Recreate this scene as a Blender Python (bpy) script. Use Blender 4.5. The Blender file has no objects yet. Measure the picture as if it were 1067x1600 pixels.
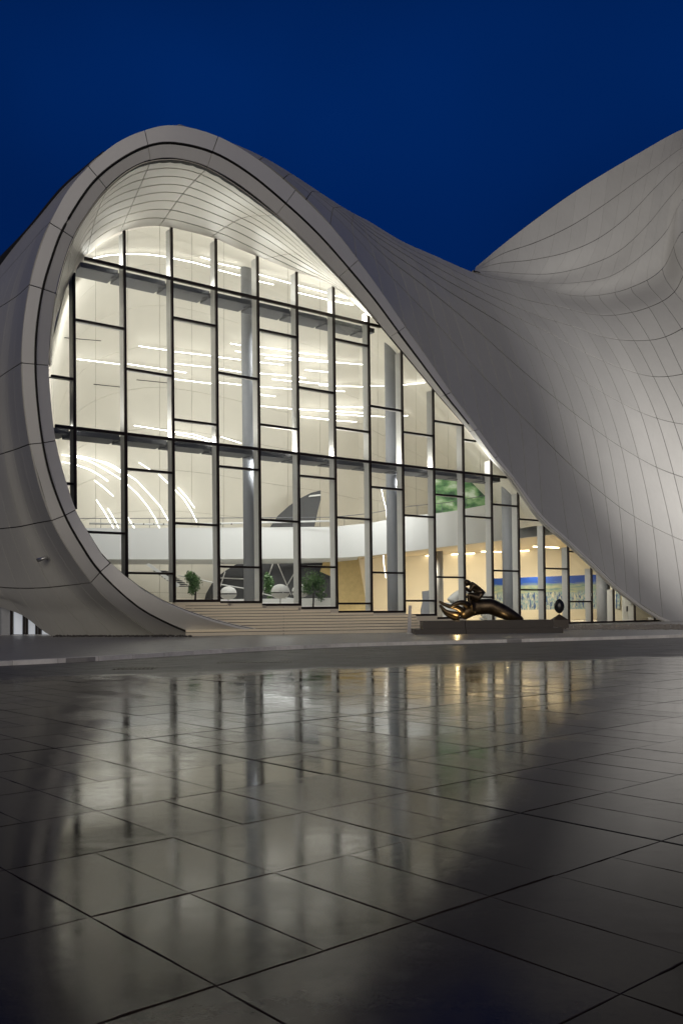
import bpy, bmesh, math, random
import numpy as np
from mathutils import Vector, Matrix
random.seed(7); np.random.seed(7)
sc = bpy.context.scene
COL = sc.collection

# ---------------------------------------------------------------- camera
F_PX, CX, CY, PITCH, ROLL, EYE = 1430.0, 533.5, 934.0, 0.0146, -0.0113, 1.6
cam_d = bpy.data.cameras.new('camera'); cam = bpy.data.objects.new('camera', cam_d); COL.objects.link(cam)
cam_d.sensor_fit = 'VERTICAL'; cam_d.sensor_height = 36.0; cam_d.lens = 36.0 * F_PX / 1600.0
cam_d.shift_y = (CY - 800.0) / 1600.0; cam_d.clip_start = 0.1; cam_d.clip_end = 3000
_cr, _sr, _cp, _sp = math.cos(ROLL), math.sin(ROLL), math.cos(PITCH), math.sin(PITCH)
FWD = Vector((0, _cp, _sp)); UP0 = Vector((0, -_sp, _cp)); RT0 = Vector((1, 0, 0))
RIGHT = RT0 * _cr + UP0 * _sr; UP = RT0 * (-_sr) + UP0 * _cr
M = Matrix((RIGHT, UP, -FWD)).transposed().to_4x4(); M.translation = Vector((0, 0, EYE))
cam.matrix_world = M
sc.camera = cam

# ---------------------------------------------------------------- world, sun, exposure
w = bpy.data.worlds.new('World'); sc.world = w; w.use_nodes = True
nt = w.node_tree; nt.nodes.clear()
wo = nt.nodes.new('ShaderNodeOutputWorld'); bg = nt.nodes.new('ShaderNodeBackground')
tc = nt.nodes.new('ShaderNodeTexCoord'); sx = nt.nodes.new('ShaderNodeSeparateXYZ')
cr = nt.nodes.new('ShaderNodeValToRGB'); cr.color_ramp.interpolation = 'EASE'
nt.links.new(tc.outputs['Generated'], sx.inputs[0]); nt.links.new(sx.outputs['Z'], cr.inputs[0])
e = cr.color_ramp.elements
e[0].position = 0.0; e[0].color = (0.0003, 0.0060, 0.040, 1)
e[1].position = 1.0; e[1].color = (0.0003, 0.0055, 0.036, 1)
for p_, c_ in ((0.24, (0.0002, 0.0075, 0.050, 1)), (0.37, (0.0002, 0.0125, 0.082, 1)), (0.50, (0.0002, 0.0150, 0.096, 1)), (0.66, (0.0003, 0.0105, 0.066, 1))):
    k_ = cr.color_ramp.elements.new(p_); k_.color = c_
nzw = nt.nodes.new('ShaderNodeTexNoise'); nzw.inputs['Scale'].default_value = 1.6; nzw.inputs['Detail'].default_value = 3; nt.links.new(tc.outputs['Generated'], nzw.inputs['Vector'])
mrw = nt.nodes.new('ShaderNodeMapRange'); mrw.inputs['From Min'].default_value = .3; mrw.inputs['From Max'].default_value = .7; mrw.inputs['To Min'].default_value = .55; mrw.inputs['To Max'].default_value = 1.2; nt.links.new(nzw.outputs[0], mrw.inputs[0])
mxw = nt.nodes.new('ShaderNodeVectorMath'); mxw.operation = 'SCALE'; nt.links.new(cr.outputs[0], mxw.inputs[0]); nt.links.new(mrw.outputs[0], mxw.inputs['Scale'])
nt.links.new(mxw.outputs[0], bg.inputs[0]); bg.inputs[1].default_value = 1.0
nt.links.new(bg.outputs[0], wo.inputs[0])

SUN_AZ, SUN_EL = math.radians(184), math.radians(9)   # the glow of the city beyond the plaza: from the right of the viewer, low
sd = bpy.data.lights.new('sun', 'SUN'); sun = bpy.data.objects.new('sun', sd); COL.objects.link(sun)
sd.energy = 1.12; sd.angle = math.radians(50); sd.color = (1.0, 0.91, 0.76)
_d = Vector((math.sin(SUN_AZ) * math.cos(SUN_EL), math.cos(SUN_AZ) * math.cos(SUN_EL), math.sin(SUN_EL)))
sun.rotation_euler = _d.to_track_quat('Z', 'Y').to_euler()
sc.view_settings.view_transform = 'Standard'; sc.view_settings.look = 'None'
sc.view_settings.exposure = 0.0; sc.view_settings.gamma = 1.0; sc.view_settings.use_curve_mapping = False
sc.render.engine = 'CYCLES'
sc.cycles.use_denoising = True
try: sc.cycles.denoiser = 'OPENIMAGEDENOISE'
except Exception: pass
sc.cycles.max_bounces = 8; sc.cycles.diffuse_bounces = 4; sc.cycles.glossy_bounces = 4
sc.cycles.transparent_max_bounces = 16; sc.cycles.transmission_bounces = 4
sc.cycles.sample_clamp_indirect = 6.0; sc.cycles.caustics_reflective = False; sc.cycles.caustics_refractive = False

# ---------------------------------------------------------------- helpers
def ray(x, y):
    u, v = x - CX, y - CY
    r = FWD * F_PX + RIGHT * u - UP * v
    return r
def W(x, y, Z):
    """the point of the place seen at photo pixel (x, y), Z metres ahead"""
    r = ray(x, y); return Vector((0, 0, EYE)) + r * (Z / r.y)
def G(x, y, z):
    """the point on the level z seen at (x, y)"""
    r = ray(x, y); return Vector((0, 0, EYE)) + r * ((z - EYE) / r.z)
FYAW = 0.9238
FD = Vector((math.sin(FYAW), math.cos(FYAW), 0)); FN = Vector((-math.cos(FYAW), math.sin(FYAW), 0))
FP = Vector((0, 70.47, 0)); SP = 3.425; T0 = -20.98
def FW(t, z, inw=0.0):
    p = FP + FD * t + FN * inw; p.z = z; return p
def FX(x, y, D=0.0):
    """hit of the pixel's ray with the facade plane moved D metres towards the viewer"""
    r = ray(x, y); o = Vector((0, 0, EYE)); q = FP - FN * D
    k = ((q - o).dot(FN)) / r.dot(FN); return o + r * k
def tz(x, y):
    p = FX(x, y); return ((p - FP).dot(FD), p.z)
def zg(x):
    return FX(x, 950).y

def tag(o, label=None, cat=None, group=None, kind=None):
    if label: o['label'] = label
    if cat: o['category'] = cat
    if group: o['group'] = group
    if kind: o['kind'] = kind
    return o
def empty(name, loc=(0, 0, 0)):
    o = bpy.data.objects.new(name, None); o.location = loc; COL.objects.link(o); return o
def link(name, me, mat=None, parent=None):
    o = bpy.data.objects.new(name, me); COL.objects.link(o)
    if mat is not None and not me.materials: me.materials.append(mat)
    if parent is not None:
        o.parent = parent; o.matrix_parent_inverse = Matrix.Translation(-Vector(parent_loc(parent)))
    return o
def parent_loc(p):
    l = Vector(p.location)
    while p.parent is not None:
        p = p.parent
        if p.type == 'EMPTY': l = Vector(p.location); break
    return l
def mesh(name, verts, faces, mat=None, parent=None, smooth=False):
    me = bpy.data.meshes.new(name); me.from_pydata([tuple(v) for v in verts], [], faces); me.update()
    if smooth: me.polygons.foreach_set('use_smooth', [True] * len(me.polygons))
    return link(name, me, mat, parent)
def from_bm(name, bm, mat, parent=None, smooth=False):
    me = bpy.data.meshes.new(name); bm.normal_update(); bm.to_mesh(me); bm.free()
    if smooth: me.polygons.foreach_set('use_smooth', [True] * len(me.polygons))
    return link(name, me, mat, parent)
BOXF = [(0, 1, 3, 2), (4, 6, 7, 5), (0, 4, 5, 1), (2, 3, 7, 6), (0, 2, 6, 4), (1, 5, 7, 3)]
def box8(c):      # 8 corners ordered a(2) x b(2) x c(2)
    return c, [tuple(f) for f in BOXF]
def obox(name, o, a, b, c, mat, parent=None):
    """box from corner o along three edge vectors"""
    o, a, b, c = map(Vector, (o, a, b, c))
    vs = [o + a * i + b * j + c * k for i in (0, 1) for j in (0, 1) for k in (0, 1)]
    ob = mesh(name, vs, BOXF, None, parent)
    bm = bmesh.new(); bm.from_mesh(ob.data); bmesh.ops.recalc_face_normals(bm, faces=bm.faces); bm.to_mesh(ob.data); bm.free()
    ob.data.materials.append(mat); return ob
def slab(name, pts, back, mat, parent=None):
    """outline (world points) given thickness along the vector back"""
    n = len(pts); back = Vector(back)
    vs = [Vector(p) for p in pts] + [Vector(p) + back for p in pts]
    fs = [tuple(range(n)), tuple(range(2 * n - 1, n - 1, -1))] + [(i, (i + 1) % n, n + (i + 1) % n, n + i) for i in range(n)]
    ob = mesh(name, vs, fs, None, parent)
    bm = bmesh.new(); bm.from_mesh(ob.data); bmesh.ops.recalc_face_normals(bm, faces=bm.faces); bm.to_mesh(ob.data); bm.free()
    ob.data.materials.append(mat); return ob
def tube_bm(bm, pts, r, n=8, cap=True):
    pts = [Vector(p) for p in pts]; rs = r if isinstance(r, (list, tuple)) else [r] * len(pts)
    rings = []
    for i, p in enumerate(pts):
        t = (pts[min(i + 1, len(pts) - 1)] - pts[max(i - 1, 0)]).normalized()
        ref = Vector((0, 0, 1)) if abs(t.z) < .9 else Vector((1, 0, 0))
        a = t.cross(ref).normalized(); b = t.cross(a)
        rings.append([bm.verts.new(p + (a * math.cos(2 * math.pi * k / n) + b * math.sin(2 * math.pi * k / n)) * rs[i]) for k in range(n)])
    for i in range(len(rings) - 1):
        for k in range(n):
            bm.faces.new((rings[i][k], rings[i][(k + 1) % n], rings[i + 1][(k + 1) % n], rings[i + 1][k]))
    if cap:
        bm.faces.new(rings[0][::-1]); bm.faces.new(rings[-1])
def tube(name, pts, r, mat, parent=None, n=8, smooth=True):
    bm = bmesh.new(); tube_bm(bm, pts, r, n); bmesh.ops.recalc_face_normals(bm, faces=bm.faces)
    return from_bm(name, bm, mat, parent, smooth)

# ---- spline surfaces
def cr1(P, t):
    """Catmull-Rom through the rows of P at parameter t (0..len-1)"""
    n = len(P); i = int(min(max(math.floor(t), 0), n - 2)); f = t - i
    p1, p2 = P[i], P[i + 1]
    p0 = P[i - 1] if i > 0 else 2 * p1 - p2
    p3 = P[i + 2] if i + 2 < n else 2 * p2 - p1
    return 0.5 * ((2 * p1) + (-p0 + p2) * f + (2 * p0 - 5 * p1 + 4 * p2 - p3) * f * f + (-p0 + 3 * p1 - 3 * p2 + p3) * f ** 3)
class Surf:
    def __init__(s, grid):     # grid[iu][iv] world points
        s.P = np.array([[list(p) for p in row] for row in grid], float); s.nu, s.nv = s.P.shape[0] - 1, s.P.shape[1] - 1
        s.sign = 1.0; tot = 0
        for u in np.linspace(.2, s.nu - .2, 9):
            for v in np.linspace(.2, s.nv - .2, 7):
                n = s.nrm(u, v); p = s(u, v); c = np.array([0, 0, EYE]) - p
                tot += np.sign(n @ c)
        if tot < 0: s.sign = -1.0
    def __call__(s, u, v):
        return cr1(cr1(s.P, u), v)
    def nrm(s, u, v):
        h = 1e-2
        du = s(min(u + h, s.nu), v) - s(max(u - h, 0), v); dv = s(u, min(v + h, s.nv)) - s(u, max(v - h, 0))
        n = np.cross(du, dv); l = np.linalg.norm(n)
        return s.sign * n / l if l > 1e-9 else np.array([0, 0, 1.0])
    def lens(s, u0, u1, v0, v1):
        um, vm = (u0 + u1) / 2, (v0 + v1) / 2
        return np.linalg.norm(s(u1, vm) - s(u0, vm)), np.linalg.norm(s(um, v1) - s(um, v0))

def panel(name, S, u0, u1, v0, v1, gu, gv, th, mat, parent, nu=4, nv=4, out=0.0):
    """one curved panel of S, its four edges pulled in by half the joint, with real thickness"""
    lu, lv = S.lens(u0, u1, v0, v1)
    a = min(.3, (gu / 2) / max(lu, 1e-3)) * (u1 - u0); b = min(.3, (gv / 2) / max(lv, 1e-3)) * (v1 - v0)
    us = np.linspace(u0 + a, u1 - a, nu + 1); vs = np.linspace(v0 + b, v1 - b, nv + 1)
    V, N = [], []
    for u in us:
        for v in vs:
            n = S.nrm(u, v); V.append(S(u, v) + n * out); N.append(n)
    m = nv + 1; F = []
    for i in range(nu):
        for j in range(nv):
            q = (i * m + j, (i + 1) * m + j, (i + 1) * m + j + 1, i * m + j + 1)
            F.append(q if S.sign > 0 else q[::-1])
    ntop = len(F)
    ring = [i * m for i in range(nu + 1)] + [nu * m + j for j in range(1, nv + 1)] + [i * m + nv for i in range(nu - 1, -1, -1)] + [j for j in range(nv - 1, 0, -1)]
    base = len(V)
    for r in ring: V.append(V[r] - N[r] * th)
    L = len(ring)
    for k in range(L):
        q = (ring[k], ring[(k + 1) % L], base + (k + 1) % L, base + k)
        F.append(q[::-1] if S.sign > 0 else q)
    me = bpy.data.meshes.new(name); me.from_pydata([tuple(p) for p in V], [], F); me.update()
    sm = [True] * ntop + [False] * (len(F) - ntop); me.polygons.foreach_set('use_smooth', sm)
    nl = []
    for pi, p in enumerate(me.polygons):
        for li in p.loop_indices:
            nl.append(tuple(N[me.loops[li].vertex_index]) if pi < ntop else tuple(p.normal))
    me.normals_split_custom_set(nl)
    return link(name, me, mat, parent)
def backing(name, S, u0, u1, v0, v1, off, mat, parent, nu=40, nv=20):
    V = []
    for u in np.linspace(u0, u1, nu + 1):
        for v in np.linspace(v0, v1, nv + 1): V.append(S(u, v) - S.nrm(u, v) * off)
    m = nv + 1
    F = [((i) * m + j, (i + 1) * m + j, (i + 1) * m + j + 1, i * m + j + 1) for i in range(nu) for j in range(nv)]
    if S.sign < 0: F = [f[::-1] for f in F]
    return mesh(name, V, F, mat, parent, True)

# ---------------------------------------------------------------- materials
def newmat(name):
    m = bpy.data.materials.new(name); m.use_nodes = True; return m, m.node_tree, m.node_tree.nodes['Principled BSDF']
def N(nt, t, **kw):
    n = nt.nodes.new(t)
    for k, v in kw.items():
        if k in n.inputs: n.inputs[k].default_value = v
        else: setattr(n, k, v)
    return n
def noise(nt, scale, detail=4, rough=.6, vec=None, stretch=None, coord='Object'):
    tc = nt.nodes.new('ShaderNodeTexCoord'); mp = nt.nodes.new('ShaderNodeMapping')
    if coord == 'World':
        g = nt.nodes.new('ShaderNodeNewGeometry'); nt.links.new(g.outputs['Position'], mp.inputs[0])
    else: nt.links.new(tc.outputs[coord], mp.inputs[0])
    if stretch: mp.inputs['Scale'].default_value = stretch
    n = N(nt, 'ShaderNodeTexNoise'); n.inputs['Scale'].default_value = scale; n.inputs['Detail'].default_value = detail; n.inputs['Roughness'].default_value = rough
    nt.links.new(mp.outputs[0], n.inputs['Vector']); return n
def ramp(nt, src, stops):
    r = nt.nodes.new('ShaderNodeValToRGB'); nt.links.new(src, r.inputs[0])
    el = r.color_ramp.elements
    el[0].position, el[0].color = stops[0][0], stops[0][1]; el[1].position, el[1].color = stops[-1][0], stops[-1][1]
    for p, c in stops[1:-1]:
        k = el.new(p); k.color = c
    return r
def c4(c, k=1.0): return (c[0] * k, c[1] * k, c[2] * k, 1)
def simple(name, col, rough=.5, metal=0.0, var=.08, scale=3, bump=0.0, bscale=40):
    m, nt, b = newmat(name)
    n = noise(nt, scale, coord='World'); r = ramp(nt, n.outputs[0], [(.3, c4(col, 1 - var)), (.7, c4(col, 1 + var))])
    nt.links.new(r.outputs[0], b.inputs['Base Color']); b.inputs['Roughness'].default_value = rough; b.inputs['Metallic'].default_value = metal
    if bump:
        n2 = noise(nt, bscale, coord='World'); bp = nt.nodes.new('ShaderNodeBump'); bp.inputs['Strength'].default_value = bump; bp.inputs['Distance'].default_value = .02
        nt.links.new(n2.outputs[0], bp.inputs['Height']); nt.links.new(bp.outputs[0], b.inputs['Normal'])
    return m
def skinmat(name, col, rough=.45, var=.1):
    """pale glass-fibre concrete: faint panel-to-panel tone, rain streaks and blotches"""
    m, nt, b = newmat(name)
    oi = nt.nodes.new('ShaderNodeObjectInfo')
    n1 = noise(nt, .35, 6, .65, coord='World'); n2 = noise(nt, 1.0, 5, .7, coord='World', stretch=(3.2, 3.2, .25)); n3 = noise(nt, 14, 3, .5, coord='World')
    a = N(nt, 'ShaderNodeMath', operation='MULTIPLY_ADD'); nt.links.new(oi.outputs['Random'], a.inputs[0]); a.inputs[1].default_value = var * .45; a.inputs[2].default_value = 1 - var
    def add(src, amt):
        nonlocal a
        c = N(nt, 'ShaderNodeMath', operation='MULTIPLY_ADD'); nt.links.new(src, c.inputs[0]); c.inputs[1].default_value = amt
        nt.links.new(a.outputs[0], c.inputs[2]); a = c
    add(n1.outputs[0], var * .9); add(n2.outputs[0], var * .9); add(n3.outputs[0], var * .3)
    mx = N(nt, 'ShaderNodeMix', data_type='RGBA', blend_type='MULTIPLY'); mx.inputs[0].default_value = 1
    mx.inputs[6].default_value = c4(col)
    nt.links.new(a.outputs[0], mx.inputs[7]); nt.links.new(mx.outputs[2], b.inputs['Base Color'])
    b.inputs['Roughness'].default_value = rough
    bp = nt.nodes.new('ShaderNodeBump'); bp.inputs['Strength'].default_value = .12; bp.inputs['Distance'].default_value = .02
    nt.links.new(n3.outputs[0], bp.inputs['Height']); nt.links.new(bp.outputs[0], b.inputs['Normal'])
    return m
def emis(name, col, s):
    m, nt, b = newmat(name); b.inputs['Base Color'].default_value = c4(col); b.inputs['Emission Color'].default_value = c4(col); b.inputs['Emission Strength'].default_value = s; return m

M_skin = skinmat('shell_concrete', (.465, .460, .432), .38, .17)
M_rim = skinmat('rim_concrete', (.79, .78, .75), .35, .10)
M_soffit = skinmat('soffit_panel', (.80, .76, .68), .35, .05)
M_gap = simple('joint_shadow_gap', (.012, .011, .010), .8)
M_dark = simple('dark_bronze_aluminium', (.028, .020, .017), .4, .3)
M_fin = simple('white_steel_fin', (.62, .61, .59), .4, 0, .02)
M_beam = simple('grey_steel_beam', (.17, .175, .185), .5, 0, .05)
M_column = simple('grey_column', (.30, .31, .335), .5, 0, .04)
M_wall = simple('cream_interior_wall', (.79, .75, .655), .55, 0, .03, .3)
M_white = simple('white_plaster', (.80, .80, .78), .5, 0, .015, .3)
M_floorin = simple('interior_floor', (.62, .6, .55), .2, 0, .04)
M_warm = simple('warm_gallery_wall', (.76, .69, .54), .6, 0, .04, .3)
M_warmceil = simple('gallery_ceiling', (.70, .58, .40), .6, 0, .05, .5)
M_bronze = simple('dark_bronze', (.075, .055, .036), .34, .85, .45, 2.5, .6, 5)
M_plinth = simple('dark_plinth', (.020, .011, .009), .45, 0, .2)
M_led = emis('light_strip_or_streak', (1, .98, .95), 5.5)
M_led2 = emis('gallery_light', (1, .85, .6), 6.0)
M_step = skinmat('step_stone', (.80, .72, .58), .4, .12)
M_plat = None
M_darkgrey = simple('charcoal_panel', (.06, .06, .062), .5)
M_winter = simple('dark_window_glass', (.02, .02, .024), .08)
M_green = simple('leaf', (.085, .16, .05), .5, 0, .4, 6)
M_metal = simple('brushed_metal', (.5, .5, .5), .3, .8)
# glass: sharp, thin and clear
m, nt, b = newmat('clear_glass'); nt.nodes.remove(b)
out = nt.nodes['Material Output']; tr = N(nt, 'ShaderNodeBsdfTransparent'); gl = N(nt, 'ShaderNodeBsdfGlossy'); gl.inputs['Roughness'].default_value = .01
tr.inputs[0].default_value = (.95, .965, .955, 1)
lw = N(nt, 'ShaderNodeLayerWeight'); pw = N(nt, 'ShaderNodeMath', operation='POWER'); nt.links.new(lw.outputs['Facing'], pw.inputs[0]); lw.inputs[0].default_value = .5; pw.inputs[1].default_value = 5.0
fr = N(nt, 'ShaderNodeMath', operation='MULTIPLY_ADD'); nt.links.new(pw.outputs[0], fr.inputs[0]); fr.inputs[1].default_value = .7; fr.inputs[2].default_value = .03; mx = N(nt, 'ShaderNodeMixShader')
nt.links.new(fr.outputs[0], mx.inputs[0]); nt.links.new(tr.outputs[0], mx.inputs[1]); nt.links.new(gl.outputs[0], mx.inputs[2]); nt.links.new(mx.outputs[0], out.inputs[0])
M_glass = m

def tilemat(name, base, rough, spread, worn=False):
    m, nt, b = newmat(name)
    oi = nt.nodes.new('ShaderNodeObjectInfo')
    n1 = noise(nt, .9, 8, .7, coord='World'); n2 = noise(nt, 7, 6, .7, coord='World'); n3 = noise(nt, 60, 3, .6, coord='World'); n4 = noise(nt, .35, 3, .6, coord='World')
    a = N(nt, 'ShaderNodeMath', operation='MULTIPLY_ADD'); nt.links.new(oi.outputs['Random'], a.inputs[0]); a.inputs[1].default_value = .7 if worn else .2; a.inputs[2].default_value = .1 if worn else .3
    for s_, k_ in ((n1, .8), (n2, .45), (n3, .15)):
        c = N(nt, 'ShaderNodeMath', operation='MULTIPLY_ADD'); nt.links.new(s_.outputs[0], c.inputs[0]); c.inputs[1].default_value = k_; nt.links.new(a.outputs[0], c.inputs[2]); a = c
    mx = N(nt, 'ShaderNodeMix', data_type='RGBA', blend_type='MULTIPLY'); mx.inputs[0].default_value = 1; mx.inputs[6].default_value = c4(base)
    nt.links.new(a.outputs[0], mx.inputs[7]); nt.links.new(mx.outputs[2], b.inputs['Base Color'])
    def ex(n_, lo, hi):
        q_ = N(nt, 'ShaderNodeMapRange'); q_.inputs['From Min'].default_value = lo; q_.inputs['From Max'].default_value = hi; nt.links.new(n_.outputs[0], q_.inputs[0]); return q_
    n8 = noise(nt, 1.0, 5, .65, coord='World', stretch=(.8, 5, 1))
    r3 = N(nt, 'ShaderNodeMath', operation='MULTIPLY_ADD'); nt.links.new(oi.outputs['Random'], r3.inputs[0]); r3.inputs[1].default_value = spread * .9; r3.inputs[2].default_value = rough
    for q_, k_ in ((ex(n1, .4, .68), .8), (ex(n2, .48, .7), .7), (ex(n8, .42, .7), .5), (ex(n3, .5, .75), .35)):
        c = N(nt, 'ShaderNodeMath', operation='MULTIPLY_ADD'); nt.links.new(q_.outputs[0], c.inputs[0]); c.inputs[1].default_value = spread * k_; nt.links.new(r3.outputs[0], c.inputs[2]); r3 = c
    if worn:   # the finish is worn dull in the band that runs along the kerb
        g_ = nt.nodes.new('ShaderNodeNewGeometry'); dp = N(nt, 'ShaderNodeVectorMath', operation='DOT_PRODUCT'); nt.links.new(g_.outputs['Position'], dp.inputs[0]); dp.inputs[1].default_value = (-.41, 1, 0)
        ad = N(nt, 'ShaderNodeMath', operation='MULTIPLY_ADD'); nt.links.new(n4.outputs[0], ad.inputs[0]); ad.inputs[1].default_value = 7.0; nt.links.new(dp.outputs['Value'], ad.inputs[2])
        mr = N(nt, 'ShaderNodeMapRange'); mr.inputs['From Min'].default_value = 28.0; mr.inputs['From Max'].default_value = 30.5; nt.links.new(ad.outputs[0], mr.inputs['Value'])
        r4 = N(nt, 'ShaderNodeMath', operation='MULTIPLY_ADD'); nt.links.new(mr.outputs[0], r4.inputs[0]); r4.inputs[1].default_value = .34; nt.links.new(r3.outputs[0], r4.inputs[2]); r3 = r4
        mw = N(nt, 'ShaderNodeMix', data_type='RGBA'); nt.links.new(mr.outputs[0], mw.inputs[0]); nt.links.new(mx.outputs[2], mw.inputs[6]); mw.inputs[7].default_value = (.13, .124, .118, 1); nt.links.new(mw.outputs[2], b.inputs['Base Color'])
    nt.links.new(r3.outputs[0], b.inputs['Roughness']); b.inputs['IOR'].default_value = 1.29
    bp = nt.nodes.new('ShaderNodeBump'); bp.inputs['Strength'].default_value = .10; bp.inputs['Distance'].default_value = .004
    nt.links.new(n2.outputs[0], bp.inputs['Height'])
    bp2 = nt.nodes.new('ShaderNodeBump'); bp2.inputs['Strength'].default_value = .05; bp2.inputs['Distance'].default_value = .001
    nt.links.new(n3.outputs[0], bp2.inputs['Height']); nt.links.new(bp.outputs[0], bp2.inputs['Normal']); nt.links.new(bp2.outputs[0], b.inputs['Normal'])
    return m
M_tile = tilemat('polished_paving', (.028, .021, .019), .022, .09, True)
M_matt = tilemat('worn_paving', (.075, .072, .07), .42, .16)
M_plat = tilemat('platform_paving', (.30, .29, .28), .22, .16)
M_kerb = tilemat('kerb_stone', (.75, .73, .70), .35, .2)

# ================================================================ THE BUILDING
B = empty('cultural_centre', FW(0, 0.15))
tag(B, 'flowing white shell building with a huge glazed arch opening lit from inside', 'building')

# ---- traced stations of the rim: O outer edge, G groove, I inner edge (photo pixels), D offsets of O, G, I from the glass plane
PZ = 0.15     # platform level
st = [ # O            G             I            dO   dG   dI
 ((243,994),   (309,994),   (432,992),   1.7, 4.6, 6.0),
 ((192,957),   (255,970.5), (345,974),   2.2, 4.6, 6.1),
 ((165,935),   (210,943.5), (249,937),   2.5, 4.6, 5.6),
 ((142.5,910.5),(157,894),  (174,879),   2.9, 4.5, 4.6),
 ((111,867),   (127.5,852), (144,837),   3.1, 4.4, 4.3),
 ((81,813.6),  (102,805.5), (120.6,795.6),3.2, 4.3, 4.0),
 ((61,750),    (80,747),    (103.5,744), 3.2, 4.3, 3.9),
 ((46.4,694),  (67.5,692),  (89.4,688),  3.2, 4.3, 3.9),
 ((37,630),    (59.3,629),  (82.3,629),  3.2, 4.3, 3.9),
 ((33.7,567),  (56,569),    (78.7,571),  3.2, 4.3, 3.9),
 ((36,508),    (58.2,512),  (81.5,516),  3.2, 4.4, 4.0),
 ((46.4,444.8),(67.5,451.3),(89.4,459),  3.3, 4.5, 4.2),
 ((60,393.7),  (81.5,403),  (101,413),   3.5, 4.7, 4.5),
 ((78,347.8),  (97.8,360),  (115.8,372), 3.7, 5.0, 4.8),
 ((105.4,297), (125,313),   (140.6,331), 4.0, 5.3, 5.1),
 ((138.3,259.3),(153.2,277),(167.8,295.8),4.3, 5.6, 5.4),
 ((180,223.6), (191,247.5), (200,268),   4.6, 5.9, 5.7),
 ((226.3,202.5),(232,227.8),(236,252),   4.8, 6.1, 5.9),
 ((276,194.8), (274,223.5), (275,249.4), 4.8, 6.1, 5.9),
 ((341.7,212.3),(332.5,237.6),(324,262.4),4.6, 5.9, 5.7),
 ((405.5,249.7),(388.7,270),(377.4,293), 4.3, 5.5, 5.3),
 ((462.3,296.7),(446.9,317.8),(431.4,336.3),3.9, 5.0, 4.8),
 ((516,350.5), (498,366),   (481.5,383.5),3.3, 4.3, 4.1),
 ((560,406),   (545.4,419.5),(528.9,433.6),2.6, 3.4, 3.1),
 ((598,458),   (585.5,468), (570,480),   1.9, 2.5, 2.1),
 ((633.6,510.3),(622.5,518.4),(608.4,527.4),1.4, 1.9, 1.5),
 ((671,563),   (660,569),   (648,575),   1.1, 1.5, 1.1),
 ((704.8,612.9),(695.8,617),(686,621.3), .9, 1.3, .9),
 ((747,671),   (740,672.8), (731.5,674.7),.8, 1.1, .7),
 ((777.9,713.3),(771,715.5),(764.7,717), .7, 1.0, .6),
 ((806,749.4), (799,748),   (792,747),   .7, .9, .5),
 ((847,805),   (842,808),   (838,811),   .7, .9, .5),
 ((887,842),   (884,845.5), (881,849),   .7, .9, .5),
 ((924,877),   (921.5,880.5),(919,884),  .7, .9, .5),
 ((962,914),   (960,917.5), (958,921),   .7, .9, .5),
 ((1000,944),  (998,946.5), (996,949),   .7, .9, .5),
 ((1035,966),  (1033.5,968),(1032,970),  .7, .9, .5),
 ((1072,981),  (1072,982.5),(1072,984),  .7, .9, .5)]
jst = [0, 3, 5, 7, 9, 11, 13, 15, 17, 19, 21, 23, 25, 27, 28, 29, 30, 32, 34, 37]
S_out = Surf([[FX(*s[0], s[3]), (FX(*s[0], s[3]) + FX(*s[1], s[4])) / 2, FX(*s[1], s[4])] for s in st])
S_in = Surf([[FX(*s[1], s[4]), (FX(*s[1], s[4]) + FX(*s[2], s[5])) / 2, FX(*s[2], s[5])] for s in st])
for a, b_ in zip(jst[:-1], jst[1:]):
    k = 8
    thin = .05 if a >= 28 else .19
    for S_, vv, nm in ((S_out, (0, 2), 'rim_panel'), (S_in, (0, 2), 'rim_panel')):
        panel(nm, S_, a, b_, vv[0], vv[1], .055, thin if a >= 28 else .19, .22, M_rim, B, k, 2)
backing('rim_joint', S_out, 0, len(st) - 1, 0.02, 2, .14, M_gap, B, 110, 3)
backing('rim_joint', S_in, 0, len(st) - 1, 0, 2.0, .14, M_gap, B, 110, 3)

tube('rim_groove', [FX(*(Vector(st[i][1]).lerp(Vector(st[i + 1][1]), f)) if False else tuple(cr1(np.array([q[1] for q in st], float), i + f)), float(cr1(np.array([q[4] for q in st], float)[:, None], i + f)[0]) - .03) for i in range(len(st) - 1) for f in (0, .2, .4, .6, .8) if i < 28], .065, M_gap, B, 6)
# ---- soffit, from the rim's inner edge back to the head of the glass
so = [ # station index of the rim, mid px, glass-head px
 (9, (80,572), (81,573)), (10, (84,516), (85,518)), (11, (88,480), (91,490)), (13, (108,415), (106,447)),
 (15, (150,340), (136,398)), (17, (212,308), (188,363)), (19, (286,303), (249,354)), (21, (378,341), (328,371)),
 (22, (425,368), (372,389)), (23, (466,398), (412,405)), (23.5, (505,425), (462,425)), (24.0, (545,456), (520,447)), (24.5, (583,497), (580,497))]
rows = []
for s, mp, tp in so:
    i = int(math.floor(s)); f = s - i
    def lerp(a, b, f): return (a[0] + (b[0] - a[0]) * f, a[1] + (b[1] - a[1]) * f)
    ii = st[i]; jj = st[min(i + 1, len(st) - 1)]
    ip = lerp(ii[2], jj[2], f); dI = ii[5] + (jj[5] - ii[5]) * f
    rows.append([FX(*ip, dI), FX(*mp, dI * .52), FX(*tp, .0)])
S_sof = Surf(rows)
_sig = {'cam': 0}
ub = [0, 2, 3, 4, 5, 6, 7, 9, 12]
for a, b_ in zip(ub[:-1], ub[1:]):
    for j in range(8):
        panel('soffit_panel', S_sof, a, b_, j * .25, (j + 1) * .25, .06, .07, .06, M_soffit, B, 8, 2)
backing('soffit_joint', S_sof, 0, 12, -.01, 2, .09, M_gap, B, 60, 10)

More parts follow.
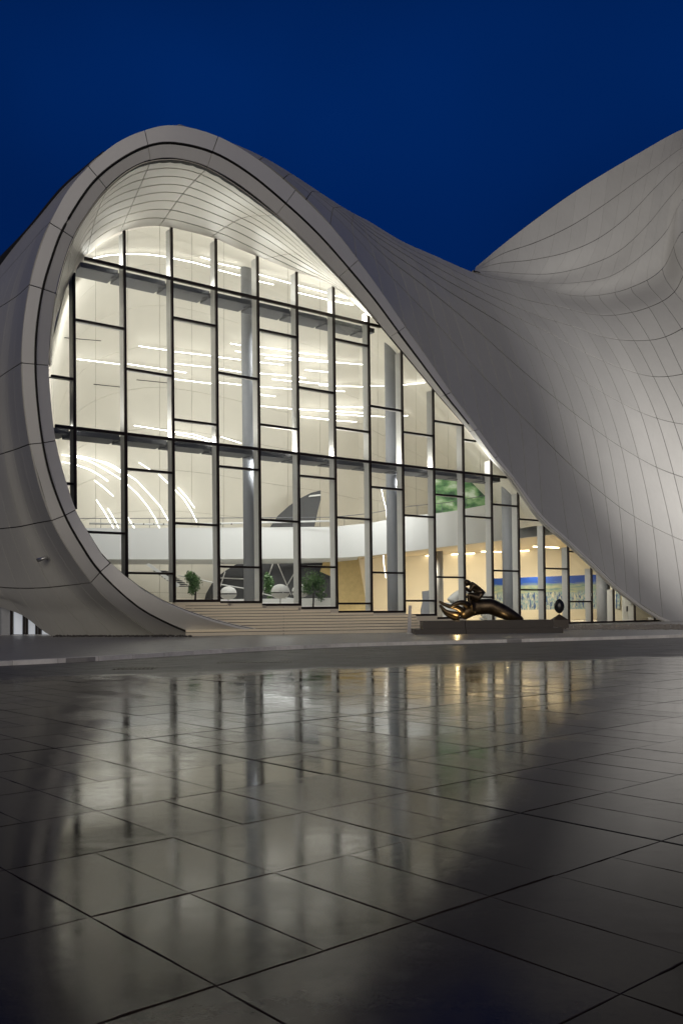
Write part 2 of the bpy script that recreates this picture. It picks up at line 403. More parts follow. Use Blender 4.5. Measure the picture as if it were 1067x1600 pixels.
# ---- left flank of the shell
def Zo(i): p = FX(*st[i][0], st[i][3]); return p.y
def rowL(i, pts):
    return [FX(*st[i][0], st[i][3])] + [W(x, y, z) for x, y, z in pts]
zl = Zo
Lrows = [
 [FX(*st[0][0], st[0][3])] + [W(190, 995, 59.6), W(130, 995.5, 61.0), W(81, 993.5, 62.6), W(36, 962, 64.6), W(-10, 945, 67.5), W(-90, 915, 75)],
 rowL(3, [(112, 914, 58.4), (72, 918, 59.9), (35, 919, 62.0), (-2, 917, 64.8), (-50, 912, 69), (-120, 890, 78)]),
 rowL(5, [(57, 817.5, 58.4), (30, 823, 60.0), (2, 826, 62.4), (-26, 829, 65.6), (-70, 830, 70.5), (-140, 825, 80)]),
 rowL(7, [(25, 702, 58.6), (3, 709, 60.4), (-20, 716, 63.2), (-44, 722, 66.6), (-85, 730, 72), (-150, 735, 82)]),
 rowL(9, [(15, 579, 59.0), (-3, 591, 61.2), (-24, 604, 64.2), (-46, 616, 68), (-85, 632, 74), (-150, 650, 84)]),
 rowL(11, [(29, 461, 59.6), (13, 472, 62.2), (-6, 484, 65.6), (-28, 498, 69.6), (-62, 520, 76), (-125, 560, 86)]),
 rowL(13, [(63, 363, 60.2), (46, 383, 63.2), (24, 408, 67), (-2, 437, 71.6), (-35, 470, 78), (-98, 530, 89)]),
 rowL(15, [(121, 277, 60.6), (92, 306, 64.2), (50, 355, 68.6), (16, 392, 73.6), (-20, 430, 80.5), (-85, 498, 92)]),
 [FX(163, 241.5, 4.3)] + [W(134, 265, 61.5), W(95, 299, 65.4), (W(45, 359.5, 70.0)), W(4, 402, 75.4), W(-30, 437, 82.5), W(-90, 500, 94)],
 ]
Lrows.insert(1, [FX(*st[1][0], st[1][3])] + [p.lerp(q, .47) for p, q in zip(Lrows[0][1:], Lrows[1][1:])])
Lg = [list(r) for r in Lrows]
# the roof beyond the ridge runs on, nearly level, to the back
last = Lg[-1]
Lg.append([p + FN * 1.2 + Vector((0, 0, -.15)) for p in last]); Lg.append([p + FN * 12 + Vector((0, 0, -2.5)) for p in last])
S_L = Surf(Lg)
ubL = [0, 2, 3, 4, 5, 6, 7, 8, 9, 10.5, 12]
ubL = [0, 2, 3, 4, 5, 6, 7, 8, 9, 11]
vbL = [0, .6, 1.2, 1.8, 2.5, 3.2, 4.0, 5.0, 6.0]
for a, b_ in zip(ubL[:-1], ubL[1:]):
    for c, d in zip(vbL[:-1], vbL[1:]):
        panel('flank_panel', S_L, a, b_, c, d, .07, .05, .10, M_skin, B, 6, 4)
backing('flank_joint', S_L, 0, S_L.nu, 0, S_L.nv, .13, M_gap, B, 40, 24)

# ---- right flank, running down from the crest to the ground and on into the main hall's hump
def zr(i): return FX(*st[i][0], st[i][3]).y
def col(i, pts, zend, curve=.3):
    """rim point, then pixels with depth growing to zend"""
    p0 = FX(*st[i][0], st[i][3]) if isinstance(i, int) else i
    n = len(pts); out = [p0]; PR = [.48, .64, .71, .76, .81, .87, 1.0]
    for k, (x, y) in enumerate(pts):
        f = (k + 1) / n
        f = f * (1 - curve) + PR[k] * curve
        out.append(W(x, y, p0.y + (zend - p0.y) * f))
    return out
def even(a, b_, n=7): return poly([a, b_])
FR = [.44, .67, .78, .86, .91, .96, 1.0]
def poly(pts, n=7):   # resample a pixel polyline (first = rim) to n further points
    P = [np.array(p, float) for p in pts]; d = [0]
    for a, b_ in zip(P[:-1], P[1:]): d.append(d[-1] + np.linalg.norm(b_ - a))
    o = []
    for k in range(1, n + 1):
        t = d[-1] * (FR[k - 1] if n == 7 else k / n); i = max(j for j in range(len(d)) if d[j] <= t + 1e-9); i = min(i, len(P) - 2)
        f = (t - d[i]) / (d[i + 1] - d[i]); o.append(tuple(P[i] + (P[i + 1] - P[i]) * f))
    return o
gz = lambda x, z: G(x, 0, 0)
def gpt(X, Y): return Vector((X, Y, .1))
V_row = {}
Rcols = [
 col(18, even((276,194.8), (280,193.5)), 61.5),
 col(20, even((405.5,249.7), (412,245.5)), 69.5),
 col(22, poly([(516,350.5), (520,325), (534,322.5)]), 78.0, .8),
 col(25, poly([(633.6,510.3), (612,425), (590,375), (578,346.5)]), 83.6, .9),
 col(27, [(681,505), (666,450), (655,424), (646,406), (639,394), (633,385), (628,376.5)], 89.0, .9),
 col(29, [(755,588), (728,501), (708,460), (697,438), (688,421), (681,408), (675,397.5)], 93.6, .9),
 col(31, [(836,672), (811,575), (783,506), (764,473), (754,456), (747,441), (738,425)], 99.0, .95),
 col(33, [(893,729), (868,623), (840,546), (815,500), (800,477), (786,456), (772,435)], 103.5, 1),
 col(34, [(945,775), (924,667), (894,584), (863,523), (842,494), (825,469), (808,442)], 108.5, 1),
 col(35, [(990,807), (970,699), (943,615), (915,552), (892,509), (868,478), (848,451)], 113.5, 1),
 col(37, [(1050,838), (1025,730), (1000,644), (970,575), (942,526), (915,489), (890,461)], 118, .8),
 col(gpt(42.5, 101), [(1105,858), (1080,750), (1052,660), (1020,588), (990,532), (960,492), (935,461)], 121.5, .45),
 col(gpt(48.5, 103), [(1170,875), (1145,770), (1110,666), (1067,584), (1039,526), (1012.7,480), (985,449)], 125, .15),
 col(gpt(57, 105), [(1260,890), (1230,780), (1185,665), (1130,565), (1088,497), (1053,456), (1034,420)], 128.6, .0),
 col(gpt(68, 107), [(1390,900), (1350,780), (1275,640), (1190,530), (1125,455), (1085,405), (1070,360)], 132.2, .0),
]
def onward(cols, drop):
    for k in range(2):
        a, b_ = cols[-2], cols[-1]; n_ = len(b_) - 1; c = []
        for j, (p, q) in enumerate(zip(a, b_)):
            d = q - p; d.z = 0; d = d.normalized() * 11 + Vector((0, 4, 0)); z_ = q.z if drop is None and j == 0 else q.z - (k + 1) * (drop if drop is not None else 0.0)
            v_ = q + d; v_.z = z_; c.append(v_)
        cols.append(c)
onward(Rcols, 0.0)
Vp = [c[-1] for c in Rcols[6:]]  # eleven columns
Hrows = [
 [(739,424.5),(775,431.5),(812,437.5),(855,442),(905,441),(954,431),(1000,401),(1039,363),(1076,306)],
 [(740,423.5),(778,425),(820,428),(866,427),(917,415),(967,391.9),(1012,350),(1048,306),(1098,255)],
 [(741,422),(782,411),(830,406),(885,394),(935,372),(980,338),(1022,294),(1056,262),(1108,226)],
 [(742,421),(786,396),(838,378),(893,352),(943,320),(990,286),(1031,256),(1063,232),(1118,202)],
 [(743,417),(790,378),(845,336),(900,297.5),(950,266.5),(1000,237.5),(1040,214.5),(1070,200),(1130,178)],
]
zs = [[99.2,105.2,110.6,116,120.6,124.2,127.8,131.4,135.2], [100.4,107,112.8,118.4,123,127,130.6,134.2,138], [101.6,108.6,114.8,120.6,125.4,129.6,133.4,137.1,141],
      [102.8,110,116.6,122.8,128,132.2,136.2,140,144.5], [104,111.6,118.8,125.6,131.4,136.4,141,145,150]]
Hg = [[Vp[c]] + [W(Hrows[r][c][0], Hrows[r][c][1], zs[r][c]) for r in range(5)] for c in range(9)]
for k in range(2):
    Hg.append([Vp[9 + k]] + [Vector((Vp[9 + k].x + (q.x - Hg[8][0].x) * .9, q.y + 7 * (k + 1), q.z - (1.5, 5.0)[k])) for q in Hg[8][1:]])
Rx = [list(c) + [Hg[i - 6][1] if i >= 6 else c[-1] * 2 - c[-2]] for i, c in enumerate(Rcols)]
S_R = Surf(Rx)
ub = [0, .5, 1, 1.34, 1.67, 2, 2.33, 2.67, 3, 3.33, 3.67, 4, 4.33, 4.67, 5, 5.33, 5.67] + [6 + .5 * k for k in range(21)]
for a, b_ in zip(ub[:-1], ub[1:]):
    for j in range(7):
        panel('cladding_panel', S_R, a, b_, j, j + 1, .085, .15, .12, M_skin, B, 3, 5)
backing('cladding_joint', S_R, 0, S_R.nu, 0, 7, .13, M_gap, B, 70, 28)
# the back slope behind the crest
crest = [Rcols[i][-1] for i in range(7)]
S_back = Surf([[p + Vector((0, .15, -.05)), p + Vector((-2, 8, -.5)), p + Vector((-6, 20, -5))] for p in crest])
backing('back_slope', S_back, 0, 6, 0, 2, 0, M_skin, B, 30, 6)

# ---- the hump of the main hall
S_H = Surf([[Rcols[6 + i][-2]] + list(r) for i, r in enumerate(Hg)])   # shares its tangents with the right flank
for a in [k * .5 for k in range(20)]:
    for j in range(1, 6):
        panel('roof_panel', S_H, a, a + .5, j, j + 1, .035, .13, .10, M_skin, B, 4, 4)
backing('roof_joint', S_H, 0, S_H.nu, 1, 6, .13, M_gap, B, 40, 24)
Hc = [r[-1] for r in Hg]
S_hb = Surf([[p + Vector((0, .15, -.05)), p + Vector((0, 12, -1)), p + Vector((0, 34, -12))] for p in Hc])
backing('back_slope', S_hb, 0, 10, 0, 2, 0, M_skin, B, 24, 6)

# ================================================================ GLASS FACADE
contour_px = [(107,444),(121,420),(133.5,402),(160,379.6),(194,362.7),(225,355.7),(250,354),(267,355.7),(303,364),(338,375),(402.7,402),(464.6,426),(518,446),
 (545,456),(570,480),(608,527),(648,575),(686,621),(731,675),(765,717),(792,747),(838,811),(881,849),(919,884),(958,921),(996,949),(1032,970),(1055,978)]
left_px = [(1055,985),(600,985),(249,985),(215,940),(174,890),(144,845),(120.6,802),(103,748),(89.4,690),(82,629),(80,572),(83,516),(92,478)]
contour = [tz(*p) for p in contour_px + left_px]
botpx = {-1: 900, 0: 905, 1: 922, 2: 941, 3: 943, 4: 947, 5: 952, 6: 958, 7: 958, 8: 963, 9: 967.5, 10: 970}
def crossings_t(t):      # z values where the contour crosses the line t
    zsx = []
    for (a, b_), (c, d) in zip(contour, contour[1:] + contour[:1]):
        if (a - t) * (c - t) <= 0 and a != c: zsx.append(b_ + (d - b_) * (t - a) / (c - a))
    return sorted(zsx)
def crossings_z(z):
    r = []
    for (a, b_), (c, d) in zip(contour, contour[1:] + contour[:1]):
        if (b_ - z) * (d - z) <= 0 and b_ != d: r.append(a + (c - a) * (z - b_) / (d - b_))
    return sorted(r)
def clip(poly, ax, val, keep_less):
    o = []
    for i in range(len(poly)):
        p, q = poly[i - 1], poly[i]
        ip = (p[ax] <= val) if keep_less else (p[ax] >= val); iq = (q[ax] <= val) if keep_less else (q[ax] >= val)
        if ip != iq:
            f = (val - p[ax]) / (q[ax] - p[ax]); o.append((p[0] + (q[0] - p[0]) * f, p[1] + (q[1] - p[1]) * f))
        if iq: o.append(q)
    return o
def botz(k):
    if k in botpx:
        x = {-1: 60}.get(k, None)
        p = FW(T0 + SP * k, 0)
        # pixel column of this mullion near its foot
        v = p - Vector((0, 0, EYE)); u = F_PX * v.dot(RIGHT) / v.dot(FWD) + CX
        return FX(u, botpx[k]).z
    return PZ
Z1, Z2 = 24.35, 13.38
sec = {-1: [(99,590),(113,756)], 0: [(158,507),(169,832.5)], 1: [(236,582.3),(236,735.8),(236,895.8)], 2: [(305,503),(306,659.6),(307,819)],
 3: [(372.5,587.4),(374,731.5),(376,886)], 4: [(434,521),(436,667),(437,813.6)], 5: [(494,609.5),(495,745.7),(498,885.7)], 6: [(548,535),(550,671.5),(552,810),(555,943)],
 7: [(602.5,638),(605,763),(607,895)], 8: [(652,678),(655,806.6),(658,938.7)], 9: [(699,661),(701.5,774.4),(704,902)], 10: [(732,688),(742,807.6),(748,933)],
 11: [(788,789.5),(790,892)], 12: [(829.5,812.6),(832,921.6)], 13: [(869.5,888.6)], 14: [(896,862),(908.6,940)]}
KM = 19
mull = {}
for k in range(0, KM):
    t = T0 + SP * k; cz = crossings_t(t)
    if not cz: continue
    zt = cz[-1]; zb = max(botz(k), cz[0])
    if k >= 11: zb = PZ
    if zt - zb < .3: continue
    mull[k] = (zb, zt)
    wd = .08
    obox('mullion', FW(t - wd, zb, -.07), FD * (2 * wd), Vector((0, 0, zt - zb + .1)), FN * .17, M_dark, B)
    obox('mullion_fin', FW(t - .05, zb, .125), FD * .10, Vector((0, 0, zt - zb - .02)), FN * .64, M_fin, B)
def bar(name, t0, t1, z, h, d0, d1, mat):
    return obox(name, FW(t0, z - h / 2, d0), FD * (t1 - t0), Vector((0, 0, h)), FN * (d1 - d0), mat, B)
tmin = {Z1: 0, Z2: 0}
for Zm in (Z1, Z2):
    cz = crossings_z(Zm); a, b_ = cz[0] + .02, cz[-1] - .02
    ks = [a] + [T0 + SP * k for k in range(0, KM) if a < T0 + SP * k < b_] + [b_]
    for p, q in zip(ks[:-1], ks[1:]):
        lo = p + (.101 if p != a else 0); hi = q - (.101 if q != b_ else 0)
        if hi - lo < .1: continue
        bar('transom', lo, hi, Zm, .20, -.095, .115, M_dark)
        bar('ledge_beam', lo + .02, hi - .02, Zm - .13, .34, .76, 2.6, M_beam)
        # angled brackets between the fin and the beam
        if q != b_:
            tube('bracket', [FW(q - .25, Zm - .55, .5), FW(q - .25, Zm - .30, 1.6)], .045, M_beam, B, 6)
cells = {}
for k in range(-1, KM):
    ta, tb = T0 + SP * k, T0 + SP * (k + 1)
    tm = (ta + tb) / 2
    czm = crossings_t(tm)
    if len(czm) < 2:
        czm = crossings_t(ta * .15 + tb * .85)
        if len(czm) < 2: continue
    zt = max([c for tt in (ta + .05, tm, tb - .05) for c in crossings_t(tt)] or [0])
    zbm = botz(k + 1) if k < 0 else (max(botz(k), botz(k + 1)) if k < 10 else PZ)
    if k < 2: zbm = 0.5
    zz = [Z for Z in (Z1, Z2) if Z < zt]
    zsec = [tz(*p)[1] for p in sec.get(k, [])]
    for z in zsec:
        cs = crossings_z(z); lo = max(ta + .101, cs[0] if cs else ta); hi = min(tb - .101, cs[-1] if cs else tb)
        if hi - lo > .15: bar('glazing_bar', lo, hi, z, .15, -.08, .11, M_dark); bar('glazing_sill', lo + .02, hi - .02, z - .02, .06, .112, .42, M_fin)
    if k >= 2:
        cs = crossings_z(zbm + .1); lo = ta + .101; hi = min(tb - .101, cs[-1] if cs else tb)
        if hi - lo > .15: bar('bottom_rail', lo, hi, zbm + .09, .18, -.085, .115, M_dark)
    lv = sorted([zbm + (.18 if k >= 2 else 0)] + zz + zsec + [zt + .01])
    for z0, z1 in zip(lv[:-1], lv[1:]):
        pl = list(contour)
        for ax, val, less in ((0, ta + .1, False), (0, tb - .1, True), (1, z0 + .075, False), (1, z1 - .075 if z1 < zt else z1, True)):
            pl = clip(pl, ax, val, less)
            if len(pl) < 3: break
        if len(pl) < 3: continue
        # drop doubled points
        q = [pl[0]]
        for p in pl[1:]:
            if abs(p[0] - q[-1][0]) + abs(p[1] - q[-1][1]) > .02: q.append(p)
        if len(q) < 3: continue
        slab('pane', [FW(p[0], p[1], .01) for p in q], FN * .03, M_glass, B)

# ================================================================ INTERIOR
def ytop(x):
    P = [(60, 600), (82, 545), (92, 478)] + contour_px
    for (a, b_), (c, d) in zip(P[:-1], P[1:]):
        if a <= x <= c: return b_ + (d - b_) * (x - a) / (c - a)
    return 980
def Zin(x, y):
    d = max(y - ytop(x), 0.0)
    L = 170 if x < 450 else (170 - 70 * min(1, (x - 450) / 200))
    m = 30 if x < 700 else 30 - 8 * min(1, (x - 700) / 200)
    return zg(x) + 1.0 + m * (1 - math.exp(-d / L))
balx = [60, 220, 320, 410, 522, 580, 631, 700, 769, 847, 885, 930]
balb = [874, 874, 874, 873, 872, 868, 862, 853.5, 845.7, 837, 832, 826]
balt = [825, 825, 824.5, 824, 823, 817, 807, 800, 787, 772, 764, 752]
balZ = [76, 78, 79, 80, 82, 84, 86, 90, 93, 96, 97, 99]
def yb(x, arr=balb): return float(np.interp(x, balx, arr))
M_wj = simple('interior_joint', (.48, .45, .38), .8)
for xs, low in (([62, 84, 110, 150, 200, 250, 300, 350, 400, 450, 500, 561], True), ([560, 590, 620, 650, 700, 750, 800, 850, 885], False)):
    g = []
    for x in xs:
        y0 = ytop(x) - 5; y1 = 990 if low else yb(x) - 14
        y1 = max(y1, y0 + 6)
        g.append([W(x, y0 + (y1 - y0) * (k / 10.0), Zin(x, y0 + (y1 - y0) * (k / 10.0))) for k in range(11)])
    S_W = Surf(g); nx = len(xs) - 1
    for a in range(0, nx):
        for j in range(0, 10):
            panel('wall_panel', S_W, a, a + 1, j, j + 1, .035, .035, .05, M_wall, B, 4, 3)
    backing('wall_joint', S_W, 0, nx, 0, 10, .07, M_wj, B, 40, 24)

# mezzanine parapet: a curved white band with real thickness, slab under it and a handrail above
def band(name, yA, yB, Zf, thick, mat, x0=62, x1=925, n=40):
    V = []; F = []
    for i in range(n + 1):
        x = x0 + (x1 - x0) * i / n; z = float(np.interp(x, balx, Zf))
        a = W(x, yA(x), z); b_ = W(x, yB(x), z); b_ = Vector((a.x, a.y, b_.z))
        V += [a, b_, a + Vector((0, thick, 0)), b_ + Vector((0, thick, 0))]
    for i in range(n):
        o = i * 4; p = o + 4
        F += [(o, p, p + 1, o + 1), (o + 2, o + 3, p + 3, p + 2), (o, o + 2, p + 2, p), (o + 1, p + 1, p + 3, o + 3)]
    F += [(0, 1, 3, 2), (n * 4, n * 4 + 2, n * 4 + 3, n * 4 + 1)]
    return mesh(name, V, F, mat, B, False)
band('balcony', lambda x: yb(x, balt), yb, balZ, .35, M_white)
band('balcony_soffit', lambda x: yb(x) - 1.5, lambda x: yb(x) - .5, balZ, 9, M_white, 62, 560)
# ramp rail
V1 = []
for x in range(100, 880, 20):
    z = float(np.interp(x, balx, balZ)) + .2; V1.append(W(x, yb(x, balt) - 15, z))
tube('handrail', V1, .035, M_beam, B, 6)
for x in list(range(120, 880, 38)):
    z = float(np.interp(x, balx, balZ)) + .2
    tube('rail_post', [W(x, yb(x, balt) + 1, z), W(x, yb(x, balt) - 15, z)], .022, M_beam, B, 5)
# the lit edge with round fixings that runs behind the curved lights
tube('light_ledge', [W(140, 818, 77), W(205, 819, 78), W(270, 819.5, 78.6), (W(345, 818, 79)), W(520, 814, 81)], .09, M_white, B, 6)
bmf = bmesh.new()
for x in (150, 165, 180, 209, 225, 241, 256, 275, 291, 307, 323, 345, 362):
    bmesh.ops.create_icosphere(bmf, subdivisions=1, radius=.07, matrix=Matrix.Translation(W(x, 818.8, 77.3 + (x - 150) * .006)))
from_bm('ledge_fixings', bmf, M_darkgrey, B)

# gallery under the mezzanine on the right: back wall, ceiling, lights
def gw(x): return 112 + (x - 560) * .012
gx = list(range(545, 1081, 15))
V = []; F = []
for i, x in enumerate(gx):
    z = gw(x); V += [W(x, 800 if x < 870 else 845, z), Vector((W(x, 985, z).x, z, -.2))]
for i in range(len(gx) - 1): F.append((2 * i, 2 * i + 2, 2 * i + 3, 2 * i + 1))
mesh('gallery_wall', V, F, M_warm, B)
V = []; F = []
gx = [x for x in gx if x <= 940]
for i, x in enumerate(gx):
    xf = min(x, 925)
    zf = float(np.interp(xf, balx, balZ)) + .36; a = W(x, yb(xf) + .3, zf); q = W(x, 869 - (x - 640) * .05, gw(x) - .1)
    V += [a, q]
for i in range(len(gx) - 1): F.append((2 * i, 2 * i + 1, 2 * i + 3, 2 * i + 2))
cl = mesh('gallery_ceiling', V, F, M_warmceil, B)
S_gc = Surf([[V[2 * i], V[2 * i].lerp(V[2 * i + 1], .5), V[2 * i + 1]] for i in range(len(gx))])
for x0, y0, x1, y1 in ((665, 869.5, 681, 870.5), (705, 866, 741, 867.5), (752, 861, 782, 863.5), (800, 862.5, 826, 864), (833, 853, 872, 855), (905, 846, 930, 849)):
    def on(x, y):
        t = (x - 545) / 15.0; best = None
        for f in np.linspace(0.02, .98, 60):
            p = S_gc(t, f * 2); v = Vector(p) - Vector((0, 0, EYE)); yy = -F_PX * v.dot(UP) / v.dot(FWD) + CY
            if best is None or abs(yy - y) < best[0]: best = (abs(yy - y), Vector(p))
        return best[1] + Vector((0, 0, -.06))
    tube('gallery_light', [on(x0, y0), on(x1, y1)], .10, M_led2, B, 6)
# floors
mesh('gallery_floor', [FW(T0 + SP * 6.5, .17, .8), FW(48, .17, .8), Vector((60, 125, .17)), Vector((-5, 125, .17))], [(0, 1, 2, 3)], M_floorin, B)
mesh('hall_floor', [FW(-14.5, 1.25, .8), FW(T0 + SP * 6.5, 1.25, .8), Vector((-4, 112, 1.25)), Vector((-26, 98, 1.25))], [(0, 1, 2, 3)], M_floorin, B)
# side wall that closes the gallery, door in it
slab('gallery_end_wall', [W(948, 914, 99), W(975, 932, 99), W(1005, 954, 99), W(1035, 972, 99), W(1046, 981, 99), W(948, 982, 99)], (0, .3, 0), M_warm, B)
slab('service_door', [W(972, 925, 98.7), W(986, 925, 98.7), W(986, 976, 98.7), W(972, 976, 98.7)], (0, .15, 0), M_white, B)
slab('door_grille', [W(978.3, 947, 98.5), W(980.6, 947, 98.5), W(980.6, 955.5, 98.5), W(978.3, 955.5, 98.5)], (0, .1, 0), M_darkgrey, B)
# columns
for px, y0, y1, z, r in ((385.5, 399, 955, 70.5, .47), (609.5, 510, 968, 78.5, .53), (792.5, 735, 972, 87.5, .62), (941, 880, 979, 95, .68), (686, 858, 975, 100, .40), (536, 890, 965, 92, .35)):
    a = W(px, y0, z); c = W(px, y1, z); c.x = a.x; c.y = a.y
    tube('column', [Vector((a.x, a.y, PZ)), a], r, M_column, B, 28)
# dark angular opening high on the back wall, dark glazed wedge under the balcony
def pslab(name, px, Z, thick, mat, parent=B):
    return slab(name, [W(x, y, Z) for x, y in px], (0, thick, 0), mat, parent)
pslab('dark_recess', [(422,824),(434,806),(452,790),(470,778),(486,770),(501,766),(501,780),(496,800),(491,824)], 92, .5, M_darkgrey)
pslab('recess_trim', [(484,774),(501,772),(501,774.5),(482,776.5)], 91.8, .15, M_white)
pslab('dark_wedge', [(335,905),(352,892),(372,880),(392,874),(405,873.5),(540,872),(536,890),(530,945),(318,945),(322,928)], 90, .8, M_darkgrey)
for a, b_ in (((428,876),(410,930)), ((432,876),(455,930)), ((470,878),(440,930)), ((352,893),(340,930)), ((340,903),(390,905)), ((480,884),(512,884)), ((505,925),(548,925))):
    tube('window_strut', [W(*a, 89.8), W(*b_, 89.8)], .06, M_fin, B, 6)
pslab('yellow_panel', [(500,893),(505,878),(530,872.5),(560,871),(575,960),(530,960),(528,905)], 89.2, .3, simple('amber_wall', (.78, .58, .26), .6))
pslab('dark_window', [(507,905),(520,905),(522,948),(507,948)], 89.0, .2, M_darkgrey)
# staircase flight seen beyond the left foot of the arch
stair = empty('staircase', W(255, 935, 74)); tag(stair, 'white stair flight with open treads beyond the lower left glass panes', 'staircase')
for i in range(9):
    a = W(240 + i * 4.2, 893 + i * 2.9, 74); obox('stair_tread', a, (1.0, 0, 0), (0, 1.6, 0), (0, 0, .06), M_darkgrey, stair)
slab('stringer', [W(228, 882, 73.8), W(233, 880, 73.8), W(282, 914, 73.8), W(278, 918, 73.8)], (0, .1, 0), M_white, stair)

# ---- linear ceiling lights, and a reflection painted as a glowing streak
def S1(a, o=(0, 180), s=1.976): return [(o[0] + p[0] / s, o[1] + p[1] / s) for p in a]
strips = [S1([(290,442),(330,433),(395,428),(460,430),(520,438),(540,443),(600,455),(655,470)])]
for q in ((620,438,655,448),(675,458,742,472),(675,478,742,495),(800,492,900,520),(800,513,845,523),(920,525,1015,550),(920,548,1012,570),(1035,557,1075,566),(1035,575,1090,586),
 (430,713,522,726),(540,730,655,743),(675,747,743,755),(712,705,743,710),(727,728,743,731),(803,715,908,730),(920,733,1007,742),(805,738,905,747),(820,750,908,758),(922,750,1018,760),
 (803,763,875,771),(540,767,658,779),(395,768,575,795),(240,753,378,770),(540,815,655,829),(678,783,745,793),(803,797,905,805),(922,808,943,812),(840,815,908,822),(943,787,1018,793),
 (925,822,1018,832),(678,825,745,833),(803,838,905,846),(805,862,850,868)):
    strips.append(S1([(q[0], q[1]), (q[2], q[3])]))
for q in ((415,128,522,145),(683,163,745,183),(808,35,850,38),(805,68,905,77),(920,78,1020,83),(930,100,1020,110)):
    strips.append(S1([(q[0], q[1]), (q[2], q[3])], (0, 600)))
strips.append(S1([(540,148),(600,156),(660,175)], (0, 600))); strips.append(S1([(545,155),(600,165),(658,182)], (0, 600)))
for q in ((25,8,195,22),(230,22,385,35),(60,65,195,77),(22,130,195,145),(140,150,390,158),(420,152,497,152),(600,148,722,135),(230,180,280,184),(25,283,197,294),(230,268,390,273),(230,293,390,303),
 (230,310,390,320),(36,325,200,342),(230,345,345,353),(420,320,500,324),(600,320,630,318)):
    strips.append(S1([(q[0], q[1]), (q[2], q[3])], (460, 560), 3.557))
for a in ([(75,290),(165,305),(250,330),(350,385),(455,450)], [(165,295),(250,312),(330,338),(400,372),(458,412)], [(310,330),(360,342),(410,365),(460,400)], [(165,355),(250,385),(310,420),(365,458)], [(75,335),(135,348)],
 [(280,455),(340,500),(400,555)], [(292,580),(340,650),(380,720),(408,772)], [(365,635),(400,690),(440,772)], [(490,415),(550,455),(620,530),(700,620),(755,715)],
 [(490,480),(560,545),(620,620),(670,700),(700,768)], [(565,340),(635,385)], [(690,415),(760,480)], [(795,515),(850,570),(900,650),(935,720)], [(815,500),(870,560),(920,630)], [(490,685),(540,768)]):
    strips.append(S1(a, (80, 640), 4.104))
strips.append([(596,765),(599,780),(603,795),(604,812)]); strips.append([(599,868),(600,885),(603,903)])  # the lower streak is a reflection painted as a glowing tube
for s in strips:
    pts = []
    for (x0, y0), (x1, y1) in zip(s[:-1], s[1:]):
        for f in (0, .5): pts.append((x0 + (x1 - x0) * f, y0 + (y1 - y0) * f))
    pts.append(s[-1])
    tube('light_strip_or_streak', [W(x, y, (Zin(x, y) if y < 860 else 84) - 1.0) for x, y in pts], .036, M_led, B, 6)
for a, b_ in (((99,527.5),(158,532.5)), ((147,600.5),(191,605)), ((214,593.5),(264,598.5))):
    tube('ceiling_slot', [W(*a, Zin(*a) - .5), W(*b_, Zin(*b_) - .5)], .035, M_gap, B, 6)

# ---- added unseen fill lights, turned to the walls and ceiling of the hall
def area(name, loc, tgt, sx, sy, power, col=(1, .99, .975)):
    l = bpy.data.lights.new(name, 'AREA'); l.shape = 'RECTANGLE'; l.size = sx; l.size_y = sy; l.energy = power; l.color = col
    o = bpy.data.objects.new(name, l); COL.objects.link(o); o.location = loc
    o.rotation_euler = (Vector(tgt) - Vector(loc)).to_track_quat('-Z', 'Y').to_euler()
    o.parent = B; o.matrix_parent_inverse = Matrix.Translation(-Vector(B.location)); return o
for t in (-17, -13, -3, 1.5):
    area('hall_fill', FW(t, 22.6 if t < 0 else 16.5, 2.9), FW(t + 2, 12, 24), 3.0, .6, 370)
for t in (-18, -13.5, -4, 0.5, 10, 14):
    area('hall_fill', FW(t, 12.5, 2.9), FW(t + 2, 14 if t < 8 else 9, 24), 3.0, .6, 320)
for t in (-18, -14, -10, -6, -2, 2, 6):
    area('soffit_fill', FW(t, Z1 + .12, .45), FW(t, Z1 + 10, -2.6), 2.2, .3, 120, (1, .97, .92))  # added fill that brightens the soffit, no fitting modelled
for t in (-20, -15, -10, -5, 0, 5, 10, 15):
    area('mullion_fill', FW(t, Z2 + .12, .45), FW(t, Z2 + 10, -1.5), 2.2, .3, 160, (1, .96, .9))  # added fill above the lower beam, brightens fins and glass edge
for k in range(0, 15):
    for z_, h_ in ((Z1 - 4.5, 5.5), (Z2 - 5.0, 5.5), (3.8, 3.0)):
        t = T0 + SP * (k + .12); cz = crossings_t(t)
        if len(cz) < 2 or z_ + h_ / 2 > cz[-1] - .5 or z_ - h_ / 2 < max(cz[0], botz(k) if k < 11 else 0) - .5: continue
        area('fin_fill', FW(t, z_, 2.2), FW(t + 9, z_, -1.5), .12, h_, 15, (1, .98, .95))  # added sideways fill that whitens the fin faces, seen only from behind
for x, z in ((640, 100), (740, 103), (840, 106), (930, 104)):
    p = W(x, 872, z); area('gallery_fill', (p.x, p.y, 7.2), (p.x, p.y + 2, 0), 3.0, 1.2, 800, (1, .87, .68))  # added fill that brightens the gallery beyond its ceiling strips
area('gallery_fill', FW(37.5, 4.2, 3.5), FW(40, 0, 9), 2.5, .6, 130, (1, .92, .78)); area('gallery_fill', FW(30, 6, 3.5), FW(33, 0, 7), 2.5, .6, 300, (1, .92, .78))  # more added fill for the right end of the gallery
p = W(430, 880, 84); area('lounge_fill', (p.x, p.y, 6.0), (p.x, p.y, 0), 6, 1.5, 300)  # added overhead fill for the lounge, no fitting there

